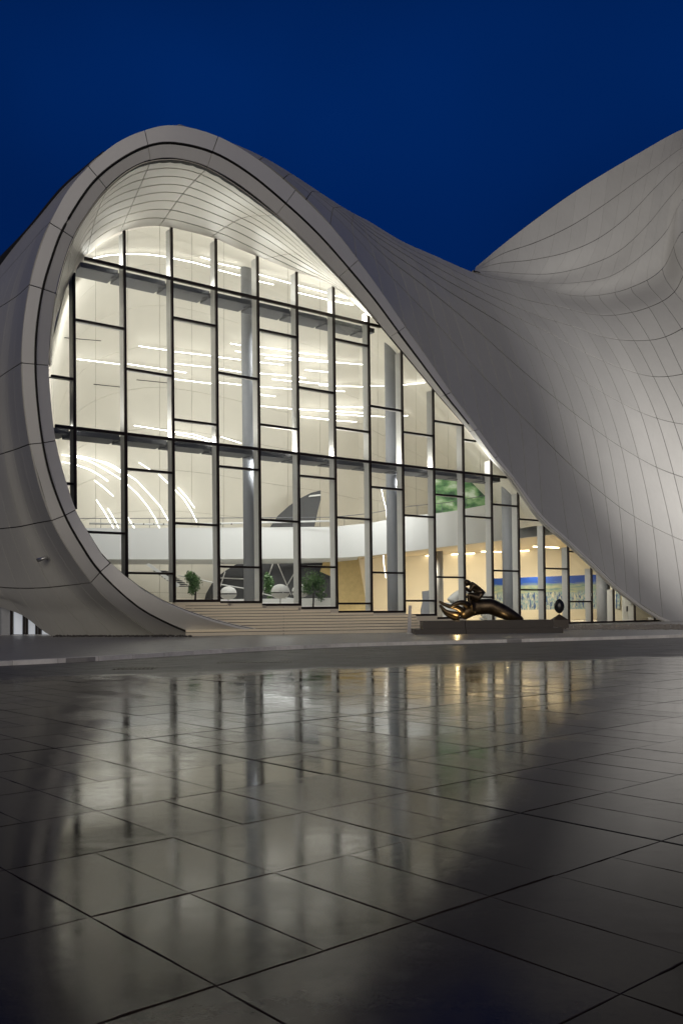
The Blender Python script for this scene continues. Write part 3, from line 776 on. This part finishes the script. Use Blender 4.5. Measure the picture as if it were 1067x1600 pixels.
# ================================================================ PLATFORM, STEPS, PLAZA
ky = [(-60,1044),(0,1040.5),(137,1034),(293,1024),(410,1017),(540,1011),(670,1007),(800,1004),(935,1000),(1067,996),(1250,991)]
kb = [G(x, y, 0) for x, y in ky]
kb = [kb[0] + Vector((-34, -12, 0)), kb[0] + Vector((-12, -6.5, 0))] + kb + [kb[-1] + (kb[-1] - kb[-2]) * 2]
platform = mesh('platform', [Vector((p.x, p.y, PZ)) for p in kb] + [Vector((kb[-1].x, 160, PZ)), Vector((kb[0].x - 20, 160, PZ))] +
    [Vector((p.x, p.y, -.1)) for p in kb], [tuple(range(len(kb) + 2))] + [(i, len(kb) + 2 + i, len(kb) + 3 + i, i + 1) for i in range(len(kb) - 1)], M_plat)
tag(platform, kind='structure')
# kerb stones
KP = np.array([list(p) for p in kb]); 
acc = [0]
for a, b_ in zip(KP[:-1], KP[1:]): acc.append(acc[-1] + np.linalg.norm(b_ - a))
def kat(s): return Vector([float(np.interp(s, acc, KP[:, i])) for i in range(3)])
s = .5
while s < acc[-2] - 1.6:
    a, b_ = kat(s), kat(s + 1.48); tdir = (b_ - a).normalized(); nrm = Vector((tdir.y, -tdir.x, 0))
    obox('kerb_stone', a + nrm * .02 + Vector((0, 0, -.02)), (b_ - a), nrm * -.35, Vector((0, 0, PZ + .022 + random.uniform(-.002, .004))), M_kerb, platform)
    s += 1.5
# steps beside the foot of the arch
steps = empty('steps', (-3, 58, PZ)); tag(steps, kind='structure')
def front(x): return float(np.interp(x, [250, 300, 450, 648, 700], [56.0, 56.9, 58.4, 60.2, 60.8]))
endx = [659, 657, 655, 653, 651, 649, 583, 516, 466, 410, 356]
for i in range(11):
    x0 = 262 if i > 2 else 290; x1 = endx[i]; zt = PZ + .19 * (i + 1); dy = .52 * i
    nseg = 10; V = []; F = []
    for k in range(nseg + 1):
        x = x0 + (x1 - x0) * k / nseg; Z = front(x) + dy
        X = (x - CX) / F_PX * Z
        V += [(X, Z, zt - .19 + .004), (X, Z, zt), (X, Z + (3.0 if i < 10 else 2.0), zt), (X, Z + (3.0 if i < 10 else 2.0), zt - .19 + .004), (X, Z - .03, zt - .035), (X, Z - .03, zt)]
    for k in range(nseg):
        o = k * 6; p = o + 6
        F += [(o, p, p + 4, o + 4), (o + 4, p + 4, p + 5, o + 5), (o + 5, p + 5, p + 2, o + 2), (o + 2, p + 2, p + 3, o + 3), (o + 3, p + 3, p, o)]
    F += [(0, 4, 5, 2, 3), tuple(nseg * 6 + q for q in (3, 2, 5, 4, 0))]
    ob = mesh('step', V, F, M_step, steps)
    bm = bmesh.new(); bm.from_mesh(ob.data); bmesh.ops.recalc_face_normals(bm, faces=bm.faces); bm.to_mesh(ob.data); bm.free()
for i in range(1, 11):
    x0 = 290; x1 = endx[i]; zt = PZ + .19 * i; pts = []
    for k in range(11):
        x = x0 + (x1 - x0) * k / 10; Z = front(x) + .52 * i - .012; pts.append(Vector(((x - CX) / F_PX * Z, Z, zt + .022)))
    tube('painted_riser_shade', pts, .014, M_gap, steps, 4, False)  # dark strip that paints in the shade at each riser foot
tube('step_joint', [W(443, 949.5, 63.0), W(443, 991, 58.2)], .02, M_gap, steps, 4)
# podium under the raised glass on the left
slab('podium', [FW(T0 + SP * 1.5, 1.2, .45), FW(T0 + SP * 6, 1.2, .45), FW(T0 + SP * 6, -.1, .45), FW(T0 + SP * 1.5, -.1, .45)], FN * .5, M_step, steps)
for k in range(2, 10):
    zb0 = max(botz(k), botz(k + 1)); zb0 = botz(k)
    obox('glass_kerb', FW(T0 + SP * k, .1, -.14), FD * SP, Vector((0, 0, max(botz(k), botz(k + 1)) - .1)), FN * .5, M_step, steps)

# plaza
grout = mesh('plaza', [(-120, -30, -.012), (160, -30, -.012), (160, 60, -.012), (-120, 60, -.012)], [(0, 1, 2, 3)], simple('grout', (.03, .027, .024), .9))
tag(grout, kind='structure')
ground = mesh('ground', [(-900, -900, -.2), (900, -900, -.2), (900, 900, -.2), (-900, 900, -.2)], [(0, 1, 2, 3)], simple('far_ground', (.05, .05, .05), .8)); tag(ground, kind='structure')
TY = .8588; TA = Vector((math.sin(TY), math.cos(TY), 0)); TB = Vector((math.cos(TY), -math.sin(TY), 0)); TO = Vector((-1.1166 * 1.2, 4.0441 * 1.2, 0)); TS = 1.2
def tile_mesh(L, Wd, seed, tight=None):
    rnd = random.Random(seed); g_ = .0032; ga = .0014 if tight == 'lo' else g_; gb = .0014 if tight == 'hi' else g_; bm = bmesh.new()
    def edge(a, b_, n):  # a slightly ragged edge
        o = []
        for k in range(n):
            f = k / n; p = Vector(a).lerp(Vector(b_), f); nn = Vector((-(b_[1] - a[1]), b_[0] - a[0], 0)).normalized()
            if k: p += nn * rnd.uniform(0, .004) * (3 if rnd.random() < .10 else 1)
            o.append(p)
        return o
    c = [(ga, g_, 0), (L - gb, g_, 0), (L - gb, Wd - g_, 0), (ga, Wd - g_, 0)]
    n = 9; pts = []
    for i in range(4): pts += edge(c[i], c[(i + 1) % 4], n)
    cen = Vector((L / 2, Wd / 2, 0))
    top = [bm.verts.new(p + (cen - p).normalized() * .003) for p in pts]; mid = [bm.verts.new(p + Vector((0, 0, -.0025))) for p in pts]; low = [bm.verts.new(p + Vector((0, 0, -.014))) for p in pts]
    bm.faces.new(top)
    L_ = len(pts)
    for k in range(L_):
        bm.faces.new((top[k], mid[k], mid[(k + 1) % L_], top[(k + 1) % L_])); bm.faces.new((mid[k], low[k], low[(k + 1) % L_], mid[(k + 1) % L_]))
    bmesh.ops.recalc_face_normals(bm, faces=bm.faces)
    me = bpy.data.meshes.new('paving_slab'); bm.to_mesh(me); bm.free(); me.materials.append(M_tile); return me
full = [tile_mesh(TS, TS, s) for s in range(6)]; half = [(tile_mesh(TS / 2, TS, s + 20, 'hi'), tile_mesh(TS / 2, TS, s + 30, 'lo')) for s in range(4)]
kerbY = lambda X: float(np.interp(X, KP[:, 0], KP[:, 1]))
cand = []
for i in range(-40, 70):
    for j in range(-60, 60):
        c = TO + TA * (TS * (i + .5)) + TB * (TS * (j + .5))
        if c.y < 1.5: continue
        if c.y > kerbY(c.x) + .9: continue
        cand.append((i, j, c))
def inview(c): return abs(c.x) < .373 * c.y + 1.2 and c.y > 2.6
vis = sorted([q for q in cand if inview(q[2])], key=lambda q: q[2].y)
near = []; nparts = 0; rest = [q for q in cand if not inview(q[2]) and abs(q[2].x) < .373 * q[2].y + 22]
rnd = random.Random(3)
def place(me, o, zrot_base, dz, tx, ty):
    ob = bpy.data.objects.new('paving_slab', me); COL.objects.link(ob); ob.parent = grout
    R = Matrix((TA, TB, Vector((0, 0, 1)))).transposed()
    R = R.to_4x4(); R = Matrix.Rotation(tx, 4, 'X') @ Matrix.Rotation(ty, 4, 'Y') @ R
    ob.matrix_world = Matrix.Translation(o + Vector((0, 0, dz))) @ R
    return ob
bmr = bmesh.new(); bmm = bmesh.new()
limY = lambda X: float(np.interp(X, [-12, -6.3, -.6, 7.3, 20], [18.0, 21.8, 24.0, 27.5, 31]))
for q in vis + rest:
    i, j, c = q
    o = TO + TA * (TS * i) + TB * (TS * j)
    split = ((i * 7 + j * 3) % 5 < 3); hk = rnd.randrange(4)
    tx, ty = rnd.gauss(0, .0012), rnd.gauss(0, .0012)
    parts = [(full[rnd.randrange(6)], o)] if not split else [(half[hk][0], o), (half[hk][1], o + TA * (TS / 2))]
    for me, oo in parts:
        if nparts < 299 and q in vis:
            place(me, oo, 0, rnd.uniform(-.0008, .0008), tx + rnd.gauss(0, .0005), ty + rnd.gauss(0, .0005)); nparts += 1
        else:
            R = Matrix((TA, TB, Vector((0, 0, 1)))).transposed().to_4x4(); R = Matrix.Rotation(tx, 4, 'X') @ Matrix.Rotation(ty, 4, 'Y') @ R
            Mx = Matrix.Translation(oo + Vector((0, 0, rnd.uniform(-.0008, .0008)))) @ R
            Lw = TS / 2 if split else TS; g_ = .0035; ga = .0015 if (split and me is half[hk][1]) else g_; gb = .0015 if (split and me is half[hk][0]) else g_
            bmx = bmr
            vv = [bmx.verts.new(Mx @ Vector(p)) for p in ((ga, g_, 0), (Lw - gb, g_, 0), (Lw - gb, TS - g_, 0), (ga, TS - g_, 0))]
            lo = [bmx.verts.new(v.co + Vector((0, 0, -.0115))) for v in vv]
            bmx.faces.new(vv)
            for k in range(4): bmx.faces.new((vv[k], lo[k], lo[(k + 1) % 4], vv[(k + 1) % 4]))
bmesh.ops.recalc_face_normals(bmr, faces=bmr.faces)
for base, dr in ((TO + TA * (3 * TS), TB), (TO - TB * (5 * TS), TA)):
    sd_ = Vector((-dr.y, dr.x, 0))
    obox('expansion_joint', base - dr * 40 - sd_ * .008 + Vector((0, 0, -.01)), dr * 90, sd_ * .016, (0, 0, .0125), M_gap, grout)
fs = from_bm('far_paving', bmr, M_tile); fs.parent = grout; fs['kind'] = 'stuff'

# ---- left: recessed dark windows under the overhang
wl = empty('ground_floor_windows', W(30, 993, 66)); tag(wl, 'row of dark framed ground floor windows under the overhang at the far left', 'windows')
slab('back_wall', [W(-60, 930, 67.5), W(92, 930, 67.5), W(92, 993, 67.5), W(-60, 993, 67.5)], (0, .3, 0), M_darkgrey, wl)
for x0, x1 in ((-30, -12), (0, 16)): slab('shade_panel', [W(x0, 935, 67.2), W(x1, 935, 67.2), W(x1, 992, 67.2), W(x0, 992, 67.2)], (0, .1, 0), M_column, wl)
M_lw = emis('window_glow', (.62, .66, .72), .35)
for x0, x1 in ((22, 35), (45, 55), (66, 77)): slab('lit_window', [W(x0, 950, 67.2), W(x1, 950, 67.2), W(x1, 991, 67.2), W(x0, 991, 67.2)], (0, .1, 0), M_lw, wl)
for x in (-3, 18, 38, 42, 57, 62, 79): tube('window_mullion', [W(x, 935, 66.9), W(x, 993, 66.9)], .07, M_dark, wl, 4, False)

# ---- gravel strip at the right foot
bm = bmesh.new(); r_ = random.Random(5)
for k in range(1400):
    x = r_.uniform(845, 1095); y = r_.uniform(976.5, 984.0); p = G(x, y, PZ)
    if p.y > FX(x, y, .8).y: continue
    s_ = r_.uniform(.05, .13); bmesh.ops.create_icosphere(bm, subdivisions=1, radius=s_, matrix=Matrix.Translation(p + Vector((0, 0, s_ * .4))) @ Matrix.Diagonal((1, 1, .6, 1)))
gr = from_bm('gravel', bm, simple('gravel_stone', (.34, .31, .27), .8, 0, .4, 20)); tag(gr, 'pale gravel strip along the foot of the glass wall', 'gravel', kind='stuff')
bm = bmesh.new()
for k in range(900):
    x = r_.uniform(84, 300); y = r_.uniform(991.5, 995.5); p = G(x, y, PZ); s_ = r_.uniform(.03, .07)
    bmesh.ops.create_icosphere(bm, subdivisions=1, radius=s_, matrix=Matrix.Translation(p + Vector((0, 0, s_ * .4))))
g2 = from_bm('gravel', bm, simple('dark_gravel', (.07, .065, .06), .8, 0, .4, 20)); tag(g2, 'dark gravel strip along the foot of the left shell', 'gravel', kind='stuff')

# ---- floodlight of the forecourt, right of the view, washing the right flank
def mast_flood(loc, tgt, power, label, size):
    loc = Vector(loc); o = empty('floodlight', (loc.x, loc.y, PZ)); tag(o, label, 'floodlight')
    d = (Vector(tgt) - loc).normalized(); s_ = d.cross(Vector((0, 0, 1))).normalized(); u_ = s_.cross(d)
    tube('post', [(loc.x, loc.y, PZ), loc - d * .35], .06, M_dark, o, 8)
    obox('housing', loc - d * .32 - s_ * .5 - u_ * .3, s_, u_ * .6, d * .3, M_dark, o)
    l = bpy.data.lights.new('flood_lamp', 'SPOT'); l.energy = power; l.spot_size = size; l.spot_blend = 1.0; l.shadow_soft_size = .3; l.color = (1, .96, .94)
    q = bpy.data.objects.new('flood_lamp', l); COL.objects.link(q); q.location = loc + d * .05; q.rotation_euler = d.to_track_quat('-Z', 'Y').to_euler()
mast_flood((58, 74, 1.2), (48, 112, 25), 90000, 'floodlight on a short post on the forecourt, right of the glass wall', 1.6)
# ---- drain grates in the plaza
def grate(x, y, w_, d_, label):
    p = G(x, y, 0); o = empty('drain_cover', (p.x, p.y, 0)); tag(o, label, 'drain cover')
    obox('frame', (p.x - w_ / 2, p.y - d_ / 2, -.01), (w_, 0, 0), (0, d_, 0), (0, 0, .016), M_dark, o)
    n = int(w_ / .12)
    for k in range(n): obox('grate_bar', (p.x - w_ / 2 + .04 + k * w_ / n, p.y - d_ / 2 + .05, .006), (.05, 0, 0), (0, d_ - .1, 0), (0, 0, .012), M_plinth, o)
grate(213, 1044.5, 1.2, .9, 'small dark drain cover on the plaza, the left one of two before the kerb')
grate(400, 1034, 2.4, 1.2, 'wide dark drain cover on the plaza, the right one of two before the kerb')

# ================================================================ SCULPTURES
def skin_obj(name, pts, edges, radii, mat, parent, sub=2, root=0):
    me = bpy.data.meshes.new(name); me.from_pydata([tuple(p) for p in pts], edges, []); me.update()
    o = link(name, me, None, None)
    md = o.modifiers.new('skin', 'SKIN'); md.use_smooth_shade = True
    sv = me.skin_vertices[0].data
    for i, r in enumerate(radii): sv[i].radius = (r, r) if not isinstance(r, tuple) else r
    for i in range(len(pts)): sv[i].use_root = (i == root)
    ss = o.modifiers.new('sub', 'SUBSURF'); ss.levels = sub; ss.render_levels = sub
    dg = bpy.context.evaluated_depsgraph_get(); dg.update()
    em = bpy.data.meshes.new_from_object(o.evaluated_get(dg))
    bpy.data.objects.remove(o)
    em.materials.clear(); em.materials.append(mat)
    em.polygons.foreach_set('use_smooth', [True] * len(em.polygons))
    return link(name, em, None, parent)
SZ = 56.0
def Q(zx, zy, dz=0.0): return W(630 + zx / 3.952, 860 + zy / 3.952, SZ + dz)
K = SZ / F_PX / 3.952
# plinth: two tiers
pl = empty('plinth', Q(500, 515)); tag(pl, 'long low two-tier dark brown plinth on the platform in front of the glass', 'plinth')
def pbox(name, zx0, zx1, z0, z1, y0, y1, mat, parent):
    a = Q(zx0, 480).x; b_ = Q(zx1, 480).x
    return obox(name, (a, y0, z0), (b_ - a, 0, 0), (0, y1 - y0, 0), (0, 0, z1 - z0), mat, parent)
zt1, zt2 = Q(0, 486).z, Q(0, 437).z
pbox('lower_tier', 62, 368, PZ, zt1, SZ - 1.2, SZ + 1.9, M_plinth, pl); pbox('lower_tier', 371, 957, PZ, zt1, SZ - 1.2, SZ + 1.9, M_plinth, pl)
pbox('upper_tier', 115, 368, zt1 + .002, zt2, SZ - .85, SZ + 1.5, M_plinth, pl); pbox('upper_tier', 371, 905, zt1 + .002, zt2, SZ - .85, SZ + 1.5, M_plinth, pl)
# the hand and forearm with the crouching figure: one bronze
stt = empty('bronze_sculpture', Q(480, 437)); tag(stt, 'dark bronze giant open hand on its plinth, a crouching figure seated on the wrist', 'sculpture')
pts = [Q(470,345,.3), Q(540,345,.3), Q(600,372,.3), Q(665,402,.3), Q(742,434,.3), Q(425,352,.3), Q(385,385,.3), Q(345,402,.3)]
rad = [46, 47, 44, 36, 14, 44, 40, 34]; edges = [(0, 1), (1, 2), (2, 3), (3, 4), (0, 5), (5, 6), (6, 7)]
skin_obj('forearm', pts, edges, [r * 1.15 * K for r in rad], M_bronze, stt, 2, 0)
fingers = [
 ([(372,382,-.2),(330,352,-.35),(280,345,-.4),(245,330,-.4),(219,313,-.35)], [24,18,14,11,8]),
 ([(350,400,.05),(305,392,.0),(262,378,.0),(238,355,.0),(226,335,.0)], [24,18,14,11,8]),
 ([(345,412,.4),(300,408,.45),(265,395,.5),(244,368,.5),(236,345,.5)], [23,17,13,11,8]),
 ([(350,418,.75),(312,420,.85),(282,405,.9),(262,380,.95),(256,360,.95)], [20,15,12,10,7]),
 ([(410,350,-.5),(375,322,-.7),(345,322,-.8),(312,335,-.85),(286,350,-.85)], [24,20,16,13,9])]
for f, r in fingers:
    skin_obj('finger', [Q(*p) for p in f], [(i, i + 1) for i in range(len(f) - 1)], [q * K for q in r], M_bronze, stt, 2, 0)
# crouching figure
P = {'pel': (462,292,0), 'waist': (468,262,0), 'chest': (450,226,0), 'neck': (412,203,0), 'head0': (391,196,0), 'head1': (373,206,0), 'belly': (428,246,0),
     'shL': (430,214,-.33), 'elL': (408,252,-.40), 'haL': (378,228,-.15), 'shR': (434,214,.33), 'elR': (412,254,.40), 'haR': (380,232,.15),
     'hipL': (455,290,-.25), 'knL': (398,272,-.33), 'anL': (412,335,-.33), 'toL': (384,348,-.35),
     'hipR': (458,290,.25), 'knR': (402,268,.35), 'anR': (420,330,.35), 'toR': (394,344,.37)}
R_ = {'pel': 33, 'waist': 32, 'chest': 31, 'neck': 12, 'head0': 20, 'head1': 16, 'belly': 24, 'shL': 14, 'elL': 9, 'haL': 8, 'shR': 14, 'elR': 9, 'haR': 8, 'hipL': 20, 'knL': 13, 'anL': 8, 'toL': 6, 'hipR': 20, 'knR': 13, 'anR': 8, 'toR': 6}
nm = list(P); ed = [('chest', 'belly'), ('pel', 'waist'), ('waist', 'chest'), ('chest', 'neck'), ('neck', 'head0'), ('head0', 'head1'), ('chest', 'shL'), ('shL', 'elL'), ('elL', 'haL'), ('chest', 'shR'), ('shR', 'elR'), ('elR', 'haR'),
     ('pel', 'hipL'), ('hipL', 'knL'), ('knL', 'anL'), ('anL', 'toL'), ('pel', 'hipR'), ('hipR', 'knR'), ('knR', 'anR'), ('anR', 'toR')]
skin_obj('crouching_figure', [Q(*P[n]) for n in nm], [(nm.index(a), nm.index(b_)) for a, b_ in ed], [R_[n] * 1.3 * K for n in nm], M_bronze, stt, 2, 0)
# warm spot set in the plinth under the palm
pd = bpy.data.lights.new('plinth_spot', 'POINT'); po = bpy.data.objects.new('plinth_spot', pd); COL.objects.link(po); po.location = Q(330, 428, -.75); pd.energy = 60; pd.color = (1, .72, .32); pd.shadow_soft_size = .05
p2 = bpy.data.lights.new('plinth_spot', 'POINT'); po2 = bpy.data.objects.new('plinth_spot', p2); COL.objects.link(po2); po2.location = Q(640, 432, -.7); p2.energy = 25; p2.color = (1, .78, .42); p2.shadow_soft_size = .05

# egg on a pyramid
eg = empty('egg_sculpture', W(873, 981, 72)); tag(eg, 'dark egg-shaped sculpture balanced on a small grey pyramid beside the plinth', 'sculpture')
ZE = 64.0
def E(zx, zy, dz=0): return W(630 + zx / 3.952, 860 + zy / 3.952, ZE + dz)
KE = ZE / F_PX / 3.952
bm = bmesh.new(); c = E(961, 345)
prof = [(0, -46), (14, -40), (24, -28), (31, -10), (32, 6), (27, 24), (15, 38), (5, 44), (0, 45)]
rings = []
for r, y in prof:
    rings.append([bm.verts.new(c + Vector((math.cos(a) * max(r, .3) * KE, math.sin(a) * max(r, .3) * KE * .8, -y * KE))) for a in [2 * math.pi * k / 20 for k in range(20)]])
for i in range(len(rings) - 1):
    for k in range(20): bm.faces.new((rings[i][k], rings[i][(k + 1) % 20], rings[i + 1][(k + 1) % 20], rings[i + 1][k]))
bmesh.ops.recalc_face_normals(bm, faces=bm.faces)
from_bm('egg', bm, simple('black_stone', (.02, .02, .022), .15), eg, True)
a = E(961, 392); hw = 46 * KE
base = [Vector((a.x + sx_ * hw, a.y + sy_ * hw, PZ)) for sx_, sy_ in ((-1, -1), (1, -1), (1, 1), (-1, 1))]
mid = [Vector((p.x, p.y, E(0, 440).z)) for p in base]
mesh('pyramid_base', base + mid + [a], [(0, 1, 5, 4), (1, 2, 6, 5), (2, 3, 7, 6), (3, 0, 4, 7), (4, 5, 8), (5, 6, 8), (6, 7, 8), (7, 4, 8)], simple('brown_stone', (.06, .045, .035), .5), eg)

# sign stand
sg = empty('sign_stand', W(639, 990, 57.5)); tag(sg, 'slim pale upright sign stand at the left end of the plinth', 'sign stand')
slab('panel', [W(636.2, 989, 57.5), W(641.8, 989, 57.5), W(643, 946, 57.5), W(638, 946, 57.5)], (0, .08, 0), simple('frosted_sign', (.45, .44, .46), .3), sg)
slab('foot', [W(634.5, 991, 57.4), W(643.5, 991, 57.4), W(643.5, 989.2, 57.4), W(634.5, 989.2, 57.4)], (0, .35, 0), M_metal, sg)

# white ring behind the glass, grey figure-shaped stele
rg = empty('ring_sculpture', W(735, 970, 88)); tag(rg, 'white curved ring sculpture inside the glass behind the bronze hand', 'sculpture')
tube('ring', [W(733 + 31 * math.cos(a), 955 + 32 * math.sin(a) * -1, 88 + math.cos(a)) for a in np.linspace(-.5, math.pi + .5, 26)], [.55 + .25 * math.cos(a * 2) for a in np.linspace(0, 3, 26)], M_white, rg, 10)
ste = empty('stele', W(665, 968, 88)); tag(ste, 'dark grey upright carved stele standing inside behind the glass left of the bronze', 'sculpture')
slab('block', [W(x, y, 88) for x, y in ((659.5,924),(673,922),(674,940),(675.5,950),(673,968),(658,968),(657.5,952),(660.5,940))], (0, .6, 0), M_column, ste)

# indoor trees
def leaves(name, cen, rx, ry, rz, n, size, mat, parent, seed):
    r = random.Random(seed); V = []; F = []
    blobs = [(Vector((r.uniform(-.5, .5) * rx, r.uniform(-.5, .5) * ry, r.uniform(-.6, .6) * rz)), r.uniform(.35, .6)) for _ in range(9)]
    for k in range(n):
        bc, br = blobs[r.randrange(9)]
        d = Vector((r.gauss(0, 1), r.gauss(0, 1), r.gauss(0, 1))).normalized() * (r.random() ** .4) * br
        p = cen + bc + Vector((d.x * rx, d.y * ry, d.z * rz))
        a = Vector((r.gauss(0, 1), r.gauss(0, 1), r.gauss(0, 1))).normalized(); b_ = a.cross(Vector((r.gauss(0, 1), r.gauss(0, 1), r.gauss(0, 1)))).normalized()
        s_ = size * r.uniform(.6, 1.3); o = len(V)
        V += [p - a * s_, p + b_ * s_ * .4, p + a * s_, p - b_ * s_ * .4]; F.append((o, o + 1, o + 2, o + 3))
    ob = mesh(name, V, F, mat, parent); ob['kind'] = 'stuff'; return ob
def tree(x, y, wpx, hpx, ybase, Z, label, seed):
    k = Z / F_PX; c = W(x, y, Z); o = empty('indoor_tree', W(x, ybase, Z)); tag(o, label, 'tree', 'potted trees inside the hall')
    leaves('crown', c, wpx / 2 * k, wpx / 2 * k, hpx / 2 * k, 1500, .11, M_green, o, seed)
    tube('trunk', [W(x, ybase, Z), W(x + 1, (y + ybase) / 2, Z), c], [.09, .07, .04], M_plinth, o, 6)
    bm = bmesh.new(); tube_bm(bm, [W(x, ybase + 3, Z), W(x, ybase - 3, Z)], [.35, .45], 12); from_bm('pot', bm, M_white, o)
tree(305, 911, 34, 42, 942, 74, 'round dark green bush inside, left of the wide grey column', 1)
tree(489, 912, 52, 62, 955, 76, 'tall leafy green tree inside in front of the amber wall panel', 2)
tree(420, 915, 22, 40, 950, 84, 'dark green plant inside behind the white dome lamps', 3)

# dome lamps
def dome(x, y, rpx, Z, label):
    k = Z / F_PX; o = empty('dome_lamp', W(x, 948, Z)); tag(o, label, 'lamp', 'white dome floor lamps in the lounge')
    c = W(x, y, Z); R = rpx * k
    for sgn, nm_, hh in ((1, 'upper_shade', .85), (-1, 'lower_shade', .6)):
        bm = bmesh.new(); rings = []
        for i in range(7):
            a = (math.pi / 2) * i / 6; rr = max(R * math.cos(a), .01); zz = R * hh * math.sin(a) * sgn + sgn * .05
            rings.append([bm.verts.new(c + Vector((rr * math.cos(t), rr * math.sin(t), zz))) for t in [2 * math.pi * q / 20 for q in range(20)]])
        for i in range(6):
            for q in range(20): bm.faces.new((rings[i][q], rings[i][(q + 1) % 20], rings[i + 1][(q + 1) % 20], rings[i + 1][q]))
        bmesh.ops.recalc_face_normals(bm, faces=bm.faces); from_bm(nm_, bm, M_white if sgn > 0 else M_fin, o, True)
    tube('stand', [W(x, 952, Z), c], .05, M_metal, o, 8)
dome(438, 926, 14.5, 74, 'white dome lamp inside, just right of the wide grey column')
dome(469, 925, 13, 76, 'white dome lamp inside, nearest the leafy green tree')
dome(357, 928, 13, 75, 'white dome lamp inside, left of the wide grey column')
# white counter
ct = obox('white_counter', W(345, 950, 78), (9.5, 0, 0), (0, 1, 0), (0, 0, .75), M_white); tag(ct, 'low white counter running behind the dome lamps inside the hall', 'counter')
# hanging curved pipe rail
tube('glass_stair_rail', [W(278, 899, 76), W(310, 905, 76), W(345, 913, 76.4), W(383, 919.5, 77), W(420, 930, 78), W(515, 944, 80)], .05, M_white, B, 6)

# ---- art on the walls (flat, plain patterns)
pm, nt, b = newmat('blue_city_painting')
tcn = nt.nodes.new('ShaderNodeTexCoord'); sp = nt.nodes.new('ShaderNodeSeparateXYZ'); nt.links.new(tcn.outputs['UV'], sp.inputs[0])
nz = N(nt, 'ShaderNodeTexNoise'); nz.inputs['Scale'].default_value = 60; nz.inputs['Detail'].default_value = 2; mp = N(nt, 'ShaderNodeMapping'); mp.inputs['Scale'].default_value = (1.0, .06, 1)
nt.links.new(tcn.outputs['UV'], mp.inputs[0]); nt.links.new(mp.outputs[0], nz.inputs['Vector'])
n5 = N(nt, 'ShaderNodeTexNoise'); n5.inputs['Detail'].default_value = 8; n5.inputs['Scale'].default_value = 14; nt.links.new(tcn.outputs['UV'], n5.inputs['Vector'])
st_r = ramp(nt, nz.outputs[0], [(.40, (.03, .08, .20, 1)), (.47, (.42, .42, .32, 1)), (.53, (.07, .20, .28, 1)), (.62, (.50, .46, .34, 1))])
mid_r = ramp(nt, n5.outputs[0], [(.35, (.10, .20, .20, 1)), (.65, (.34, .35, .22, 1))])
jit = N(nt, 'ShaderNodeMath', operation='MULTIPLY_ADD'); nt.links.new(n5.outputs[0], jit.inputs[0]); jit.inputs[1].default_value = .25; nt.links.new(sp.outputs['Y'], jit.inputs[2])
f1 = ramp(nt, jit.outputs[0], [(.62, (0, 0, 0, 1)), (.68, (1, 1, 1, 1))]); f2 = ramp(nt, jit.outputs[0], [(.86, (0, 0, 0, 1)), (.94, (1, 1, 1, 1))])
m1 = N(nt, 'ShaderNodeMix', data_type='RGBA'); nt.links.new(f1.outputs[0], m1.inputs[0]); nt.links.new(st_r.outputs[0], m1.inputs[6]); nt.links.new(mid_r.outputs[0], m1.inputs[7])
m2 = N(nt, 'ShaderNodeMix', data_type='RGBA'); nt.links.new(f2.outputs[0], m2.inputs[0]); nt.links.new(m1.outputs[2], m2.inputs[6]); m2.inputs[7].default_value = (.01, .06, .32, 1)
nt.links.new(m2.outputs[2], b.inputs['Base Color'])
def picture(name, px, Z, thick, mat, label, cat, Zr=None):
    pts = [W(x, y, Z if Zr is None or i in (0, 3) else Zr) for i, (x, y) in enumerate(px)]
    o = slab(name, pts, (0, thick, 0), mat)
    uv = o.data.uv_layers.new(name='UVMap'); uvc = {0: (0, 0), 1: (1, 0), 2: (1, 1), 3: (0, 1)}
    for lp in o.data.loops: uv.data[lp.index].uv = uvc[lp.vertex_index % 4]
    tag(o, label, cat); return o
picture('wall_painting', [(768,953.5),(968,951),(968,896.5),(768,904)], 111.5, .1, pm, 'long blue and ochre striped wall painting in the gallery behind the glass', 'painting', 98.6)
mm, nt, b = newmat('green_mural')
tcn = nt.nodes.new('ShaderNodeTexCoord'); n6 = N(nt, 'ShaderNodeTexNoise'); n6.inputs['Scale'].default_value = 3.2; n6.inputs['Detail'].default_value = 4; nt.links.new(tcn.outputs['UV'], n6.inputs['Vector'])
gr_ = ramp(nt, n6.outputs[0], [(.36, (.04, .10, .05, 1)), (.46, (.14, .32, .12, 1)), (.54, (.36, .55, .28, 1)), (.64, (.75, .85, .70, 1))]); nt.links.new(gr_.outputs[0], b.inputs['Base Color'])
zm = min(Zin(690, 780), Zin(755, 780)) - 1.0
picture('wall_mural', [(672,803),(764,800),(764,741),(672,746)], zm, .1, mm, 'blurred green leafy mural on the upper wall above the white balcony', 'mural')

# ---- floodlights on the left flank
def flood(x, y, Z, dx, label):
    p = W(x, y, Z); o = empty('floodlight', p); tag(o, label, 'floodlight', 'small floodlights fixed to the left shell')
    tube('bracket', [p + Vector((0, .35, -.02)), p + Vector((dx * .3, -.35, .02))], .05, M_metal, o, 6)
    tube('housing', [p + Vector((-dx * .35, -.38, -.12)), p + Vector((dx * .35, -.42, .06))], [.13, .10], M_metal, o, 12)
    tube('lens', [p + Vector((-dx * .37, -.40, -.13)), p + Vector((-dx * .36, -.40, -.125))], .115, M_gap, o, 12)
flood(70, 873, 58.9, .9, 'small pale floodlight on the left shell, the farther one from the arch rim')
flood(121, 865.5, 57.0, 1.0, 'small dark-lensed floodlight on the left shell beside the arch rim')
